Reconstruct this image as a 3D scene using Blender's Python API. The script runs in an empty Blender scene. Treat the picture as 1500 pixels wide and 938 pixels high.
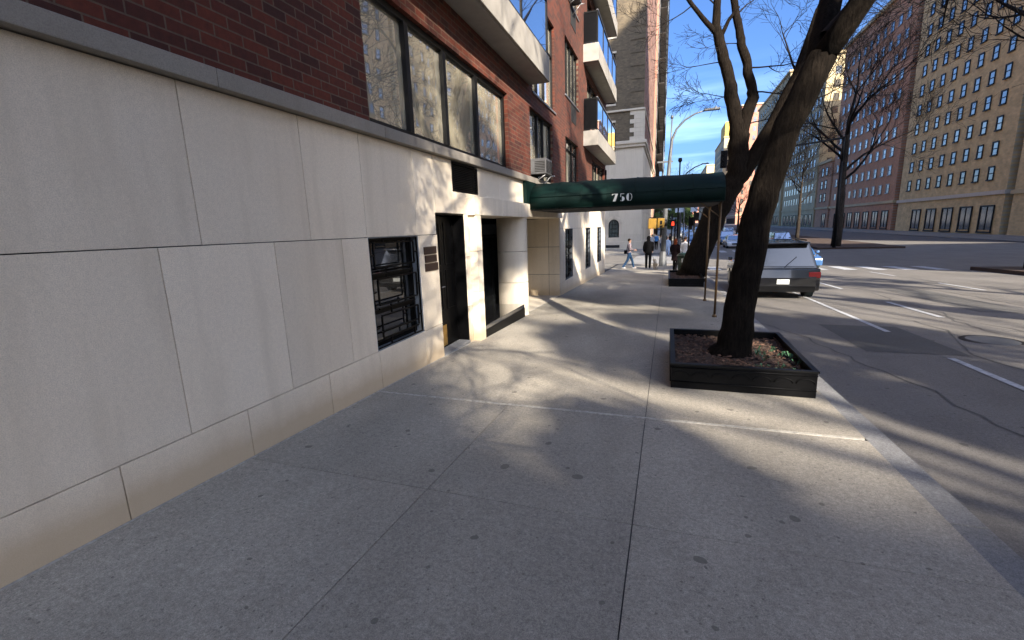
import bpy, bmesh, math, random
from mathutils import Vector, Matrix
R = math.radians
scene = bpy.context.scene
C = scene.collection
# ------------------------------------------------------------------ camera
def cam_axes(yaw, pitch, roll):
    f = Vector((-math.sin(yaw)*math.cos(pitch), math.cos(yaw)*math.cos(pitch), -math.sin(pitch)))
    r = Vector((math.cos(yaw), math.sin(yaw), 0)); u = r.cross(f)
    c, s = math.cos(roll), math.sin(roll)
    return c*r+s*u, -s*r+c*u, f
cr, cu, cf = cam_axes(R(19.056), R(11.423), R(-1.870))
cd = bpy.data.cameras.new('camera'); cam = bpy.data.objects.new('camera', cd); C.objects.link(cam)
m = Matrix((cr, cu, -cf)).transposed().to_4x4(); m.translation = (0, 0, 1.65)
cam.matrix_world = m
cd.sensor_width = 36; cd.lens = 661.3/1500*36; cd.clip_end = 4000; cd.clip_start = 0.05
scene.camera = cam
# ------------------------------------------------------------------ light
SUN_EL, SUN_AZ = R(28), R(141.5)          # azimuth measured clockwise from +Y
w = bpy.data.worlds.new('World'); scene.world = w; w.use_nodes = True
nt = w.node_tree; nt.nodes.clear()
out = nt.nodes.new('ShaderNodeOutputWorld'); bg = nt.nodes.new('ShaderNodeBackground'); bg.inputs[1].default_value = 0.068
sky = nt.nodes.new('ShaderNodeTexSky'); sky.sky_type = 'NISHITA'; sky.sun_disc = False
sky.sun_elevation = SUN_EL; sky.sun_rotation = SUN_AZ; sky.ozone_density = 7; sky.dust_density = 4.0; sky.air_density = 0.6
# thin contrails and wisps near the horizon
tc = nt.nodes.new('ShaderNodeTexCoord'); mp = nt.nodes.new('ShaderNodeMapping')
mp.inputs['Rotation'].default_value = (R(8), R(14), 0); mp.inputs['Scale'].default_value = (2.2, 1.6, 22)
nz = nt.nodes.new('ShaderNodeTexNoise'); nz.inputs['Scale'].default_value = 1.6; nz.inputs['Detail'].default_value = 4
rp = nt.nodes.new('ShaderNodeValToRGB'); rp.color_ramp.elements[0].position = .46; rp.color_ramp.elements[1].position = .74
rp.color_ramp.elements[1].color = (.34, .34, .34, 1)
sx = nt.nodes.new('ShaderNodeSeparateXYZ'); mr = nt.nodes.new('ShaderNodeMapRange')
mr.inputs[1].default_value = .30; mr.inputs[2].default_value = .14; mr.inputs[3].default_value = 0; mr.inputs[4].default_value = 1
ml = nt.nodes.new('ShaderNodeMath'); ml.operation = 'MULTIPLY'
mx = nt.nodes.new('ShaderNodeMix'); mx.data_type = 'RGBA'; mx.inputs[7].default_value = (4.6, 6.6, 7.4, 1)
L = nt.links.new
L(tc.outputs['Generated'], mp.inputs[0]); L(mp.outputs[0], nz.inputs['Vector']); L(nz.outputs['Fac'], rp.inputs[0])
L(tc.outputs['Generated'], sx.inputs[0]); L(sx.outputs[2], mr.inputs[0]); L(rp.outputs[0], ml.inputs[0]); L(mr.outputs[0], ml.inputs[1])
L(ml.outputs[0], mx.inputs[0]); hs = nt.nodes.new('ShaderNodeHueSaturation'); hs.inputs['Saturation'].default_value = 1.05; L(sky.outputs[0], hs.inputs['Color']); L(hs.outputs[0], mx.inputs[6]); L(mx.outputs[2], bg.inputs[0]); L(bg.outputs[0], out.inputs[0])
sd = bpy.data.lights.new('sun', 'SUN'); sun = bpy.data.objects.new('sun', sd); C.objects.link(sun)
sd.energy = 2.85; sd.angle = R(0.6); sd.color = (1, .9, .76)
sdir = Vector((math.sin(SUN_AZ)*math.cos(SUN_EL), math.cos(SUN_AZ)*math.cos(SUN_EL), math.sin(SUN_EL)))
sun.rotation_euler = sdir.to_track_quat('Z', 'Y').to_euler(); sun.location = sdir*100
scene.view_settings.view_transform = 'Standard'; scene.view_settings.look = 'None'
scene.view_settings.gamma = 1; scene.view_settings.use_curve_mapping = False
scene.view_settings.exposure = 2.5
scene.render.engine = 'CYCLES'
scene.cycles.max_bounces = 7; scene.cycles.caustics_reflective = False; scene.cycles.caustics_refractive = False

# ------------------------------------------------------------------ materials
def hexl(c):
    return tuple(((v/12.92) if v <= .04045 else ((v+.055)/1.055)**2.4) for v in c)
class NT:
    def __init__(s, name):
        s.m = bpy.data.materials.new(name); s.m.use_nodes = True; s.t = s.m.node_tree
        s.b = s.t.nodes['Principled BSDF']; s.pos = None
    def n(s, ty, **k):
        o = s.t.nodes.new(ty)
        for a, v in k.items():
            if hasattr(o, a): setattr(o, a, v)
            else: o.inputs[a.replace('_', ' ')].default_value = v
        return o
    def l(s, a, b): s.t.links.new(a, b)
    def world(s):
        if not s.pos:
            g = s.n('ShaderNodeNewGeometry'); s.pos = g.outputs['Position']
        return s.pos
    def noise(s, scale, detail=3, rough=.55, vec=None, stretch=None):
        v = vec or s.world()
        if stretch:
            mpn = s.n('ShaderNodeMapping'); mpn.inputs['Scale'].default_value = stretch; s.l(v, mpn.inputs[0]); v = mpn.outputs[0]
        o = s.n('ShaderNodeTexNoise'); o.inputs['Scale'].default_value = scale; o.inputs['Detail'].default_value = detail; o.inputs['Roughness'].default_value = rough
        s.l(v, o.inputs['Vector']); return o.outputs['Fac']
    def ramp(s, fac, stops):
        o = s.n('ShaderNodeValToRGB'); e = o.color_ramp.elements
        while len(e) < len(stops): e.new(.5)
        for i, (p, c) in enumerate(stops):
            e[i].position = p; e[i].color = (c, c, c, 1) if isinstance(c, (int, float)) else (*c, 1)
        s.l(fac, o.inputs[0]); return o.outputs[0]
    def mix(s, fac, a, b, mode='MIX'):
        o = s.n('ShaderNodeMix'); o.data_type = 'RGBA'; o.blend_type = mode
        for v, i in ((fac, 0), (a, 6), (b, 7)):
            if isinstance(v, bpy.types.NodeSocket): s.l(v, o.inputs[i])
            elif isinstance(v, (int, float)): o.inputs[i].default_value = v if i == 0 else (v, v, v, 1)
            else: o.inputs[i].default_value = (*v, 1)
        return o.outputs[2]
    def bump(s, h, strength=.3, dist=.01):
        o = s.n('ShaderNodeBump'); o.inputs['Strength'].default_value = strength; o.inputs['Distance'].default_value = dist
        s.l(h, o.inputs['Height']); s.l(o.outputs[0], s.b.inputs['Normal'])
    def col(s, c):
        if isinstance(c, bpy.types.NodeSocket): s.l(c, s.b.inputs['Base Color'])
        else: s.b.inputs['Base Color'].default_value = (*c, 1)
def plain(name, c, rough=.6, metal=0, var=.25, scale=6, spec=.5, bump=0, coat=0):
    t = NT(name); f = t.noise(scale, 4)
    lo = tuple(v*(1-var) for v in c); hi = tuple(min(1, v*(1+var)) for v in c)
    t.col(t.ramp(f, [(.3, lo), (.7, hi)])); t.b.inputs['Roughness'].default_value = rough; t.b.inputs['Metallic'].default_value = metal
    t.b.inputs['Specular IOR Level'].default_value = spec
    if coat: t.b.inputs['Coat Weight'].default_value = coat
    if bump: t.bump(t.noise(scale*5, 4), bump, .01)
    return t.m
def sepz(t):
    o = t.n('ShaderNodeSeparateXYZ'); t.l(t.world(), o.inputs[0]); return o.outputs
def math_(t, op, a, b=None, c=None):
    o = t.n('ShaderNodeMath'); o.operation = op
    for i, v in enumerate((a, b, c)):
        if v is None: continue
        if isinstance(v, bpy.types.NodeSocket): t.l(v, o.inputs[i])
        else: o.inputs[i].default_value = v
    return o.outputs[0]
def stone_mat(name, c, dirt=True):
    t = NT(name)
    g = t.noise(160, 3, .7); g2 = t.noise(38, 3, .6); big = t.noise(1.1, 5); str_ = t.noise(5, 3, .5, stretch=(1, 1, .12))
    a = t.ramp(g, [(.36, tuple(v*.66 for v in c)), (.60, tuple(min(1, v*1.1) for v in c))])
    a = t.mix(.35, a, t.ramp(g2, [(.35, tuple(v*.85 for v in c)), (.65, tuple(v*1.08 for v in c))]))
    a = t.mix(t.ramp(big, [(.35, .0), (.75, .35)]), a, tuple(v*q for v, q in zip(c, (.82, .78, .74))))
    a = t.mix(t.ramp(str_, [(.48, .0), (.72, .42)]), a, tuple(v*q for v, q in zip(c, (.7, .68, .64))))
    a = t.mix(1.0, a, t.ramp(t.n('ShaderNodeNewGeometry').outputs['Random Per Island'], [(0, .89), (1, 1.06)]), 'MULTIPLY')
    if dirt:   # splash-back soiling along the foot of the wall
        xyz = sepz(t); h = math_(t, 'MULTIPLY_ADD', xyz[1], .0317, xyz[2])
        h = math_(t, 'ADD', h, math_(t, 'MULTIPLY', t.noise(2.6, 5, .65), -.22))
        a = t.mix(t.ramp(h, [(-0.0, .8), (.13, .32), (.34, 0)]), a, tuple(v*q for v, q in zip(c, (.60, .52, .41))))
    t.col(a); t.b.inputs['Roughness'].default_value = .78
    t.bump(t.noise(190, 4, .7), .35, .004); return t.m
def brick_mat(name, c1, c2, mortar, axis='y', bw=.235, bh=.085, streak=True):
    t = NT(name); xyz = sepz(t); cmb = t.n('ShaderNodeCombineXYZ')
    t.l(xyz[1] if axis == 'y' else xyz[0], cmb.inputs[0]); t.l(xyz[2], cmb.inputs[1])
    br = t.n('ShaderNodeTexBrick'); br.offset = .5
    br.inputs['Scale'].default_value = 1; br.inputs['Brick Width'].default_value = bw; br.inputs['Row Height'].default_value = bh
    br.inputs['Mortar Size'].default_value = bh*.075; br.inputs['Mortar Smooth'].default_value = .25; br.inputs['Bias'].default_value = -.1
    br.inputs['Color1'].default_value = (*c1, 1); br.inputs['Color2'].default_value = (*c2, 1); br.inputs['Mortar'].default_value = (*mortar, 1)
    t.l(cmb.outputs[0], br.inputs['Vector'])
    c = t.mix(.55, br.outputs[0], t.ramp(t.noise(22, 4, .7), [(.3, .45), (.7, 1.25)]), 'MULTIPLY')
    c = t.mix(.6, c, t.ramp(t.noise(.9, 3), [(.3, .7), (.7, 1.2)]), 'MULTIPLY')
    t.col(c); t.b.inputs['Roughness'].default_value = .85
    h = math_(t, 'ADD', math_(t, 'MULTIPLY', br.outputs['Fac'], -1), math_(t, 'MULTIPLY', t.noise(120, 3, .7), .25))
    t.bump(h, .6, .006); return t.m
def concrete_mat(name, c, spots=True):
    t = NT(name)
    fine = t.noise(210, 4, .75); mid = t.noise(34, 4, .7); big = t.noise(.55, 5, .6); trail = t.noise(1.6, 4, .6, stretch=(1, .28, 1))
    a = t.ramp(fine, [(.34, tuple(v*.58 for v in c)), (.5, c), (.66, tuple(v*1.4 for v in c))])
    a = t.mix(.6, a, t.ramp(t.noise(75, 3, .65), [(.36, .74), (.5, 1.0), (.64, 1.22)]), 'MULTIPLY')
    isl = t.n('ShaderNodeNewGeometry').outputs['Random Per Island']
    a = t.mix(1.0, a, t.ramp(isl, [(0, .90), (1, 1.08)]), 'MULTIPLY')
    a = t.mix(.8, a, t.ramp(mid, [(.3, .72), (.7, 1.24)]), 'MULTIPLY')
    a = t.mix(.9, a, t.ramp(big, [(.3, .80), (.7, 1.16)]), 'MULTIPLY')
    a = t.mix(.8, a, t.ramp(trail, [(.3, .82), (.7, 1.12)]), 'MULTIPLY')
    if spots:
        for sc, thr, dens, k in ((1.7, .024, .60, .34), (4.3, .012, .35, .36), (17, .0045, .35, .40)):
            vo = t.n('ShaderNodeTexVoronoi'); vo.voronoi_dimensions = '2D'; vo.inputs['Scale'].default_value = sc; vo.inputs['Randomness'].default_value = 1
            wv = t.n('ShaderNodeVectorMath'); wv.operation = 'ADD'; nn = t.n('ShaderNodeTexNoise'); nn.inputs['Scale'].default_value = sc*5
            t.l(t.world(), nn.inputs['Vector']); sc2 = t.n('ShaderNodeVectorMath'); sc2.operation = 'SCALE'; sc2.inputs['Scale'].default_value = .10/sc
            t.l(nn.outputs['Color'], sc2.inputs[0]); t.l(t.world(), wv.inputs[0]); t.l(sc2.outputs[0], wv.inputs[1]); t.l(wv.outputs[0], vo.inputs['Vector'])
            s3 = t.n('ShaderNodeSeparateColor'); t.l(vo.outputs['Color'], s3.inputs[0])
            rad = math_(t, 'MULTIPLY', s3.outputs[1], thr*sc*1.5)
            inside = math_(t, 'LESS_THAN', vo.outputs['Distance'], rad); pick = math_(t, 'LESS_THAN', s3.outputs[0], dens)
            f = math_(t, 'MULTIPLY', math_(t, 'MULTIPLY', inside, pick), .72)
            a = t.mix(f, a, tuple(v*k for v in c))
    t.col(a); t.b.inputs['Roughness'].default_value = .82
    t.bump(math_(t, 'ADD', fine, mid), .45, .004); return t.m
def glass_mat(name, c, refl=.5, wav=.12, rough=.015, tint=(1, 1, 1)):
    t = NT(name); t.col(c); t.b.inputs['Roughness'].default_value = .12; t.b.inputs['Specular IOR Level'].default_value = .5
    gl = t.n('ShaderNodeBsdfGlossy'); gl.inputs['Roughness'].default_value = rough; gl.inputs['Color'].default_value = (*tint, 1)
    bm_ = t.n('ShaderNodeBump'); bm_.inputs['Strength'].default_value = wav; bm_.inputs['Distance'].default_value = .02
    t.l(t.noise(1.3, 1, .4), bm_.inputs['Height']); t.l(bm_.outputs[0], gl.inputs['Normal'])
    fr = t.n('ShaderNodeFresnel'); fr.inputs['IOR'].default_value = 1.5
    fac = math_(t, 'MULTIPLY_ADD', fr.outputs[0], 1-refl, refl)
    ms = t.n('ShaderNodeMixShader'); t.l(fac, ms.inputs[0]); t.l(t.b.outputs[0], ms.inputs[1]); t.l(gl.outputs[0], ms.inputs[2])
    t.l(ms.outputs[0], t.t.nodes['Material Output'].inputs[0]); return t.m
M = {}
M['stone'] = stone_mat('limestone panels', (.84, .74, .59))
M['stone_clean'] = stone_mat('limestone', (.64, .575, .475), False)
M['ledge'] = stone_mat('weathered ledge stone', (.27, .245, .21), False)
M['brick'] = brick_mat('red brick', (.115, .021, .007), (.040, .009, .005), (.12, .078, .052))
M['balc'] = plain('balcony concrete', (.27, .25, .22), .8, var=.16, scale=3, bump=.2)
M['soffit'] = plain('painted soffit', (.30, .29, .27), .8, var=.1, scale=3)
M['frame'] = plain('dark bronze frame', (.004, .004, .004), .5, var=.2, spec=.2)
M['blackm'] = plain('black paint', (.0022, .0022, .0025), .45, var=.3, scale=14, spec=.12)
M['jamb'] = plain('blue grey jamb paint', (.16, .18, .21), .5, var=.12)
M['glass'] = glass_mat('window glass', (.70, .63, .46), .58)
M['carglass'] = glass_mat('car glass', (.006, .007, .008), .015, .02, .05)
M['farglass'] = glass_mat('far window glass', (.10, .095, .08), .12, .1, .1)
M['ac_grey'] = plain('grey enamel', (.075, .075, .078), .5)
M['glassdk'] = glass_mat('dark glass', (.010, .011, .012), .10)
M['railglass'] = glass_mat('balcony rail glass', (.02, .03, .05), .72, .05)
M['lattice'] = glass_mat('leaded glass', (.10, .13, .12), .30, .9, .05)
M['curtain'] = plain('curtain', (.42, .38, .27), .9, var=.2, scale=9)
M['silver'] = plain('light metal', (.24, .24, .245), .4, .5, var=.1)
M['brass'] = plain('brass kick plate', (.42, .26, .07), .32, .85, var=.25, scale=9)
M['pole_brass'] = plain('aged brass pole', (.11, .065, .028), .42, .55, var=.25)
M['bronze'] = plain('bronze plaque', (.040, .024, .020), .45, .35, var=.35, scale=60)
M['canvas'] = plain('green canvas', (.0005, .009, .0075), .65, var=.18, scale=2.2, spec=.15, bump=.12)
M['canvas_in'] = plain('awning underside', (.003, .004, .004), .8)
M['white'] = plain('white lettering', (.72, .72, .68), .6, var=.05)
M['dark'] = plain('dark interior', (.010, .010, .010), .9)
M['granite'] = glass_mat('polished black granite', (.012, .012, .013), .16, .02, .05)
M['walk'] = concrete_mat('sidewalk concrete', (.290, .264, .218))
M['joint'] = plain('joint filler', (.05, .05, .05), .9)
M['caulk'] = plain('pale joint caulk', (.36, .34, .30), .8, var=.3, scale=30)
M['asphalt'] = concrete_mat('asphalt', (.135, .125, .112))
M['tar'] = concrete_mat('tar repair', (.07, .068, .064), False)
M['kerb'] = concrete_mat('kerb granite', (.19, .19, .19), False)
M['paint'] = plain('road paint', (.36, .37, .38), .7, var=.35, scale=12)
M['soil'] = plain('mulch', (.045, .026, .017), .95, var=.6, scale=45, bump=.8)
M['chip'] = plain('wood chips', (.115, .060, .036), .9, var=.5, scale=30)
M['leafg'] = plain('green leaves', (.05, .085, .02), .6, var=.5, scale=5)
M['sprig'] = plain('ground sprig leaves', (.035, .10, .045), .5, var=.4, scale=20)
def bark(name, c):
    t = NT(name); f = t.noise(30, 6, .8, stretch=(1, 1, .16)); g = t.noise(3, 3)
    a = t.ramp(f, [(.36, tuple(v*.35 for v in c)), (.62, tuple(v*1.5 for v in c))])
    t.col(t.mix(.5, a, t.ramp(g, [(.3, .6), (.7, 1.3)]), 'MULTIPLY')); t.b.inputs['Roughness'].default_value = .95; t.b.inputs['Specular IOR Level'].default_value = .08
    t.bump(f, 1.0, .07); return t.m
M['bark'] = bark('tree bark', (.0145, .011, .0082)); M['bark2'] = bark('grey bark', (.034, .028, .023))
M['twig'] = plain('dark twigs', (.010, .008, .007), .9, spec=.2)
M['grey'] = plain('galvanised steel', (.10, .105, .11), .5, .3, var=.15)
M['yellow'] = plain('signal yellow', (.22, .12, .008), .5, var=.08)
M['redlamp'] = None
t = NT('lit red hand'); t.col((.5, .03, .01)); t.b.inputs['Emission Color'].default_value = (1, .06, .02, 1); t.b.inputs['Emission Strength'].default_value = .35; M['redlamp'] = t.m
M['bluegrey'] = plain('pale sign back', (.38, .45, .55), .5, var=.06)
M['can'] = plain('dark green can', (.006, .022, .015), .45, var=.2)
M['label'] = plain('pale sticker', (.5, .52, .5), .6)
M['nb_stone'] = stone_mat('neighbour limestone', (.60, .53, .42), False)
M['nb_brick'] = brick_mat('beige brick', (.15, .115, .07), (.09, .07, .045), (.12, .095, .065), 'x', .3, .16)
M['nb_brick2'] = brick_mat('rose brick', (.22, .10, .07), (.13, .07, .05), (.2, .15, .12), 'y', .3, .16)
M['tan_brick'] = brick_mat('tan brick', (.74, .55, .27), (.60, .44, .22), (.6, .5, .32), 'y', .5, .25)
M['orange_brick'] = brick_mat('orange brick', (.55, .27, .14), (.46, .22, .12), (.45, .33, .25), 'y', .5, .25)
M['cream'] = plain('cream masonry', (.50, .40, .23), .8, var=.1, scale=.3)
M['salmon'] = plain('salmon masonry', (.38, .17, .11), .8, var=.1, scale=.3)
M['greybrick'] = plain('grey masonry', (.24, .22, .20), .8, var=.15, scale=.5)
M['ochre'] = plain('ochre penthouse', (.66, .42, .06), .7, var=.1, scale=.3)
M['skin'] = plain('skin', (.42, .24, .17), .55, var=.06)
def cloth(n, c): M[n] = plain(n, c, .9, var=.15, scale=30, spec=.08)
for n, c in dict(c_black=(.003, .003, .0035), c_white=(.45, .44, .44), c_pink=(.26, .21, .22), c_jean=(.018, .045, .095), c_dark=(.007, .007, .008),
                 c_blue=(.06, .18, .40), c_ltblue=(.35, .45, .62), h_dark=(.02, .012, .008), h_red=(.12, .03, .012), c_shoe=(.012, .012, .012), c_tan=(.36, .30, .22), c_plum=(.009, .005, .006)).items(): cloth(n, c)
def paint_car(n, c, r=.25):
    M[n] = plain(n, c, r, .2, var=.05, coat=.8)
for n, c in dict(p_black=(.003, .003, .004), p_blue=(.04, .11, .26), p_white=(.6, .62, .64), p_grey=(.12, .13, .14), p_silver=(.36, .38, .40), p_yellow=(.7, .38, .02)).items(): paint_car(n, c)
M['tyre'] = plain('tyre rubber', (.006, .012, .012), .85); M['rim'] = plain('wheel rim', (.3, .3, .31), .35, .7)
M['lens'] = plain('lamp lens', (.6, .62, .64), .15); M['taill'] = plain('tail lamp lens', (.30, .01, .01), .2)

# ------------------------------------------------------------------ builders
def org(o):
    p = Vector((0, 0, 0))
    while o is not None: p = p + o.location; o = o.parent
    return p
def tag(o, label=None, cat=None, group=None, kind=None):
    if label: o['label'] = label
    if cat: o['category'] = cat
    if group: o['group'] = group
    if kind: o['kind'] = kind
    return o
def thing(name, label, cat, loc=(0, 0, 0), group=None, rz=0):
    o = bpy.data.objects.new(name, None); o.empty_display_size = .2; C.objects.link(o); o.location = loc; o.rotation_euler.z = rz
    return tag(o, label, cat, group)
class MB:
    def __init__(s): s.v = []; s.f = []; s.sm = []; s.fm = []; s.mi = 0
    def add(s, vs, fs, smooth=False):
        b = len(s.v); s.v += [tuple(v) for v in vs]; s.f += [tuple(i+b for i in f) for f in fs]; s.sm += [smooth]*len(fs); s.fm += [s.mi]*len(fs)
        return s
    def box(s, x0, x1, y0, y1, z0, z1, bev=0, dz=0):
        # dz: drop of the y1 end (for things that follow the slope)
        if bev <= 0:
            v = [(x0, y0, z0), (x1, y0, z0), (x1, y1, z0-dz), (x0, y1, z0-dz), (x0, y0, z1), (x1, y0, z1), (x1, y1, z1-dz), (x0, y1, z1-dz)]
            return s.add(v, [(0, 3, 2, 1), (4, 5, 6, 7), (0, 1, 5, 4), (1, 2, 6, 5), (2, 3, 7, 6), (3, 0, 4, 7)])
        bm = bmesh.new(); bmesh.ops.create_cube(bm, size=1)
        for v in bm.verts: v.co = Vector(((x0+x1)/2+v.co.x*(x1-x0), (y0+y1)/2+v.co.y*(y1-y0), (z0+z1)/2+v.co.z*(z1-z0)))
        bmesh.ops.bevel(bm, geom=bm.edges[:], offset=bev, segments=2, affect='EDGES', profile=.6)
        bm.verts.index_update(); vs = [v.co.copy() for v in bm.verts]; fs = [[v.index for v in f.verts] for f in bm.faces]; bm.free()
        return s.add(vs, fs)
    def quad(s, a, b, c, d): return s.add([a, b, c, d], [(0, 1, 2, 3)])
    def tube(s, pts, rad, n=8, cap=True, smooth=True):
        pts = [Vector(p) for p in pts]; rad = rad if isinstance(rad, (list, tuple)) else [rad]*len(pts)
        vs = []; prev = None
        for i, p in enumerate(pts):
            d = (pts[min(i+1, len(pts)-1)]-pts[max(i-1, 0)]); d = d.normalized() if d.length > 1e-9 else Vector((0, 0, 1))
            if prev is None:
                a = d.orthogonal().normalized()
            else:
                a = prev-d*prev.dot(d); a = a.normalized() if a.length > 1e-6 else d.orthogonal().normalized()
            prev = a; b = d.cross(a)
            for k in range(n):
                t_ = 2*math.pi*k/n; vs.append(p+(a*math.cos(t_)+b*math.sin(t_))*rad[i])
        fs = []
        for i in range(len(pts)-1):
            for k in range(n):
                k2 = (k+1) % n; fs.append((i*n+k, i*n+k2, (i+1)*n+k2, (i+1)*n+k))
        s.add(vs, fs, smooth)
        if cap:
            b = len(s.v)-len(vs); s.f.append(tuple(b+k for k in reversed(range(n)))); s.f.append(tuple(b+(len(pts)-1)*n+k for k in range(n))); s.sm += [False, False]; s.fm += [s.mi]*2
        return s
    def prism(s, poly, axis, a0, a1):
        # poly in the two other axes (cyclic order), extruded along axis
        def P(u, v, a): return {'x': (a, u, v), 'y': (u, a, v), 'z': (u, v, a)}[axis]
        n = len(poly); vs = [P(u, v, a0) for u, v in poly]+[P(u, v, a1) for u, v in poly]
        return s.add(vs, [tuple(reversed(range(n))), tuple(range(n, 2*n))]+[(i, (i+1) % n, n+(i+1) % n, n+i) for i in range(n)])
    def build(s, name, mat, parent=None, bevel=0):
        me = bpy.data.meshes.new(name); o0 = org(parent)
        me.from_pydata([(v[0]-o0.x, v[1]-o0.y, v[2]-o0.z) for v in s.v], [], s.f); me.update()
        me.polygons.foreach_set('use_smooth', s.sm)
        for mt in (mat if isinstance(mat, (list, tuple)) else [mat]): me.materials.append(M[mt] if isinstance(mt, str) else mt)
        me.polygons.foreach_set('material_index', s.fm)
        bm = bmesh.new(); bm.from_mesh(me); bmesh.ops.recalc_face_normals(bm, faces=bm.faces[:]); bm.to_mesh(me); bm.free()
        o = bpy.data.objects.new(name, me); C.objects.link(o)
        if parent is not None: o.parent = parent
        if bevel:
            md = o.modifiers.new('bevel', 'BEVEL'); md.width = bevel; md.segments = 2; md.limit_method = 'ANGLE'
        return o
def one(name, mat, parent, *boxes, bevel=0):
    b = MB()
    for q in boxes: b.box(*q)
    return b.build(name, mat, parent, bevel)
def copy_tree(o, parent=None, loc=None, rz=None):
    c = o.copy(); C.objects.link(c); c.parent = parent
    if loc is not None: c.location = loc
    if rz is not None: c.rotation_euler.z = rz
    for ch in list(o.children): copy_tree(ch, c)
    return c
def gz(y):   # height of the avenue at y
    if y < 30: return -.0317*y
    if y < 47: return -.951-.0117*(y-30)
    if y < 60: return -1.15
    return -1.15+.0045*(y-60)
rnd = random.Random(7)
# ------------------------------------------------------------------ ground, walks, road
def strip(b, x0, x1, ys, off, t=None):
    """sheet that follows the street profile; t = thickness downwards"""
    vs = []; fs = []
    for y in ys: vs += [(x0, y, gz(y)+off), (x1, y, gz(y)+off)]
    for i in range(len(ys)-1): fs.append((2*i, 2*i+1, 2*i+3, 2*i+2))
    if t:
        n = len(vs); vs += [(a, b_, c-t) for a, b_, c in vs]
        for i in range(len(ys)-1):
            fs.append((n+2*i, n+2*i+2, n+2*i+3, n+2*i+1)); fs.append((2*i, 2*i+2, n+2*i+2, n+2*i)); fs.append((2*i+1, n+2*i+1, n+2*i+3, 2*i+3))
        k = 2*(len(ys)-1)
        fs.append((0, n, n+1, 1)); fs.append((k, k+1, n+k+1, n+k))
    b.add(vs, fs)
PROF = [-160, -60, -20, 0, 15, 30, 32, 38.5, 47, 55, 60, 100, 200, 400, 800, 1600]
b = MB(); strip(b, -900, 900, PROF, -.32); tag(b.build('ground', 'asphalt'), kind='structure')
b = MB(); strip(b, 1.78, 33, PROF, -.145); tag(b.build('avenue_road', 'asphalt'), kind='structure')
b = MB(); strip(b, -120, 1.776, [32.15, 38.5, 46.85], -.149); strip(b, 33.004, 140, [32.15, 38.5, 46.85], -.149); tag(b.build('side_street', 'asphalt'), kind='structure')
# near sidewalk: cast flags with real gaps between them
XW = -3.09
b = MB(); g = .0035
def flag(x0, x1, y0, y1, top=0.0, t=.05):
    n = max(1, int((y1-y0)/6)); strip(b, x0+g, x1-g, [y0+g+(y1-y0-2*g)*i/n for i in range(n+1)], top, t)
ys = [4.13-1.68*k for k in range(0, 22)]
for i in range(len(ys)-1):
    for x0, x1 in ((XW, -1.5), (-1.5, -.14), (-.14, 1.6)): flag(x0, x1, ys[i+1], ys[i])
for y0, y1 in ((4.18, 13.9), (13.9, 20.4), (20.4, 26.5), (26.5, 31.85)):
    for x0, x1 in ((XW, -.14), (-.14, 1.6)): flag(x0, x1, y0, y1)
sw = b.build('sidewalk', 'walk'); tag(sw, kind='structure')
b = MB(); strip(b, -3.3, 1.66, [-33, 0, 15, 30, 31.9], -.012, .2); tag(b.build('sidewalk_bed', 'joint'), kind='structure')
b = MB()
for k in range(60):   # pale caulked expansion joint across the walk, slightly ragged
    x = -3.08+k*(4.66/60); w_ = .010+.007*rnd.random()
    b.box(x, x+4.66/60*.99, 4.155-w_, 4.155+w_, gz(4.15)-.02, gz(4.15)+.0025)
for k in range(150):
    y = -2+k*.1; w_ = .010+.009*rnd.random()
    b.box(XW-.006, XW+w_, y, y+.099, gz(y)-.03, gz(y)+.003, 0, .0032)
tag(b.build('caulked_joint', 'caulk'), kind='structure')
b = MB(); strip(b, -120, -3.3, [24.35, 28, 31.85], 0, .12); strip(b, -120, 1.6, [47.1, 51, 55], .03, .12); strip(b, -2.8, 1.6, [55.004, 60, 100, 200, 420], .0, .12)
tag(b.build('corner_sidewalk', 'walk'), kind='structure')
b = MB(); strip(b, 33.3, 40.2, PROF, .0, .15); tag(b.build('far_sidewalk', 'walk'), kind='structure')
b = MB()
for k in range(36): strip(b, 1.603, 1.78, [-33+k*1.8+.006, min(31.85, -33+(k+1)*1.8)-.006], -.004-.004*rnd.random(), .3); strip(b, 1.603, 1.78, [47, 60, 100, 420], .0, .3)
strip(b, -120, 1.78, [31.853, 32.15], -.004, .3); strip(b, -120, 1.78, [46.85, 47.09], .02, .3); strip(b, 33.004, 33.29, PROF, .0, .3)
tag(b.build('kerb', 'kerb'), kind='structure')
b = MB()
for y0, y1 in ((-150, 28), (52, 420)):
    n = 12; strip(b, 14, 21, [y0+(y1-y0)*i/n for i in range(n+1)], .02, .3)
tag(b.build('median_bed', 'soil'), kind='structure')
b = MB()   # crosswalk bars over the side street, stop line and lane lines
for k in range(9): strip(b, -2.7, 1.3, [33.2+k*1.5, 33.2+k*1.5+.62], -.141)
for k in range(9): strip(b, 2.4+k*1.3, 3.0+k*1.3, [28.2, 31], -.137)
for k in range(9): strip(b, 2.4+k*1.3, 3.0+k*1.3, [49, 52], -.137)
for k in range(-6, 5): strip(b, 5.6, 5.72, [k*6., k*6+2.6], -.137); strip(b, 9.4, 9.52, [k*6., k*6+2.6], -.137)
for k in range(10, 40): strip(b, 5.6, 5.72, [k*6., k*6+2.6], -.137); strip(b, 9.4, 9.52, [k*6., k*6+2.6], -.137)
for k in range(3): strip(b, 3.9, 4.0, [-30+k*20, -12+k*20], -.137)
tag(b.build('road_marking', 'paint'), kind='structure')
b = MB(); rt = random.Random(9)   # tar seams and a trench patch in the asphalt
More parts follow.
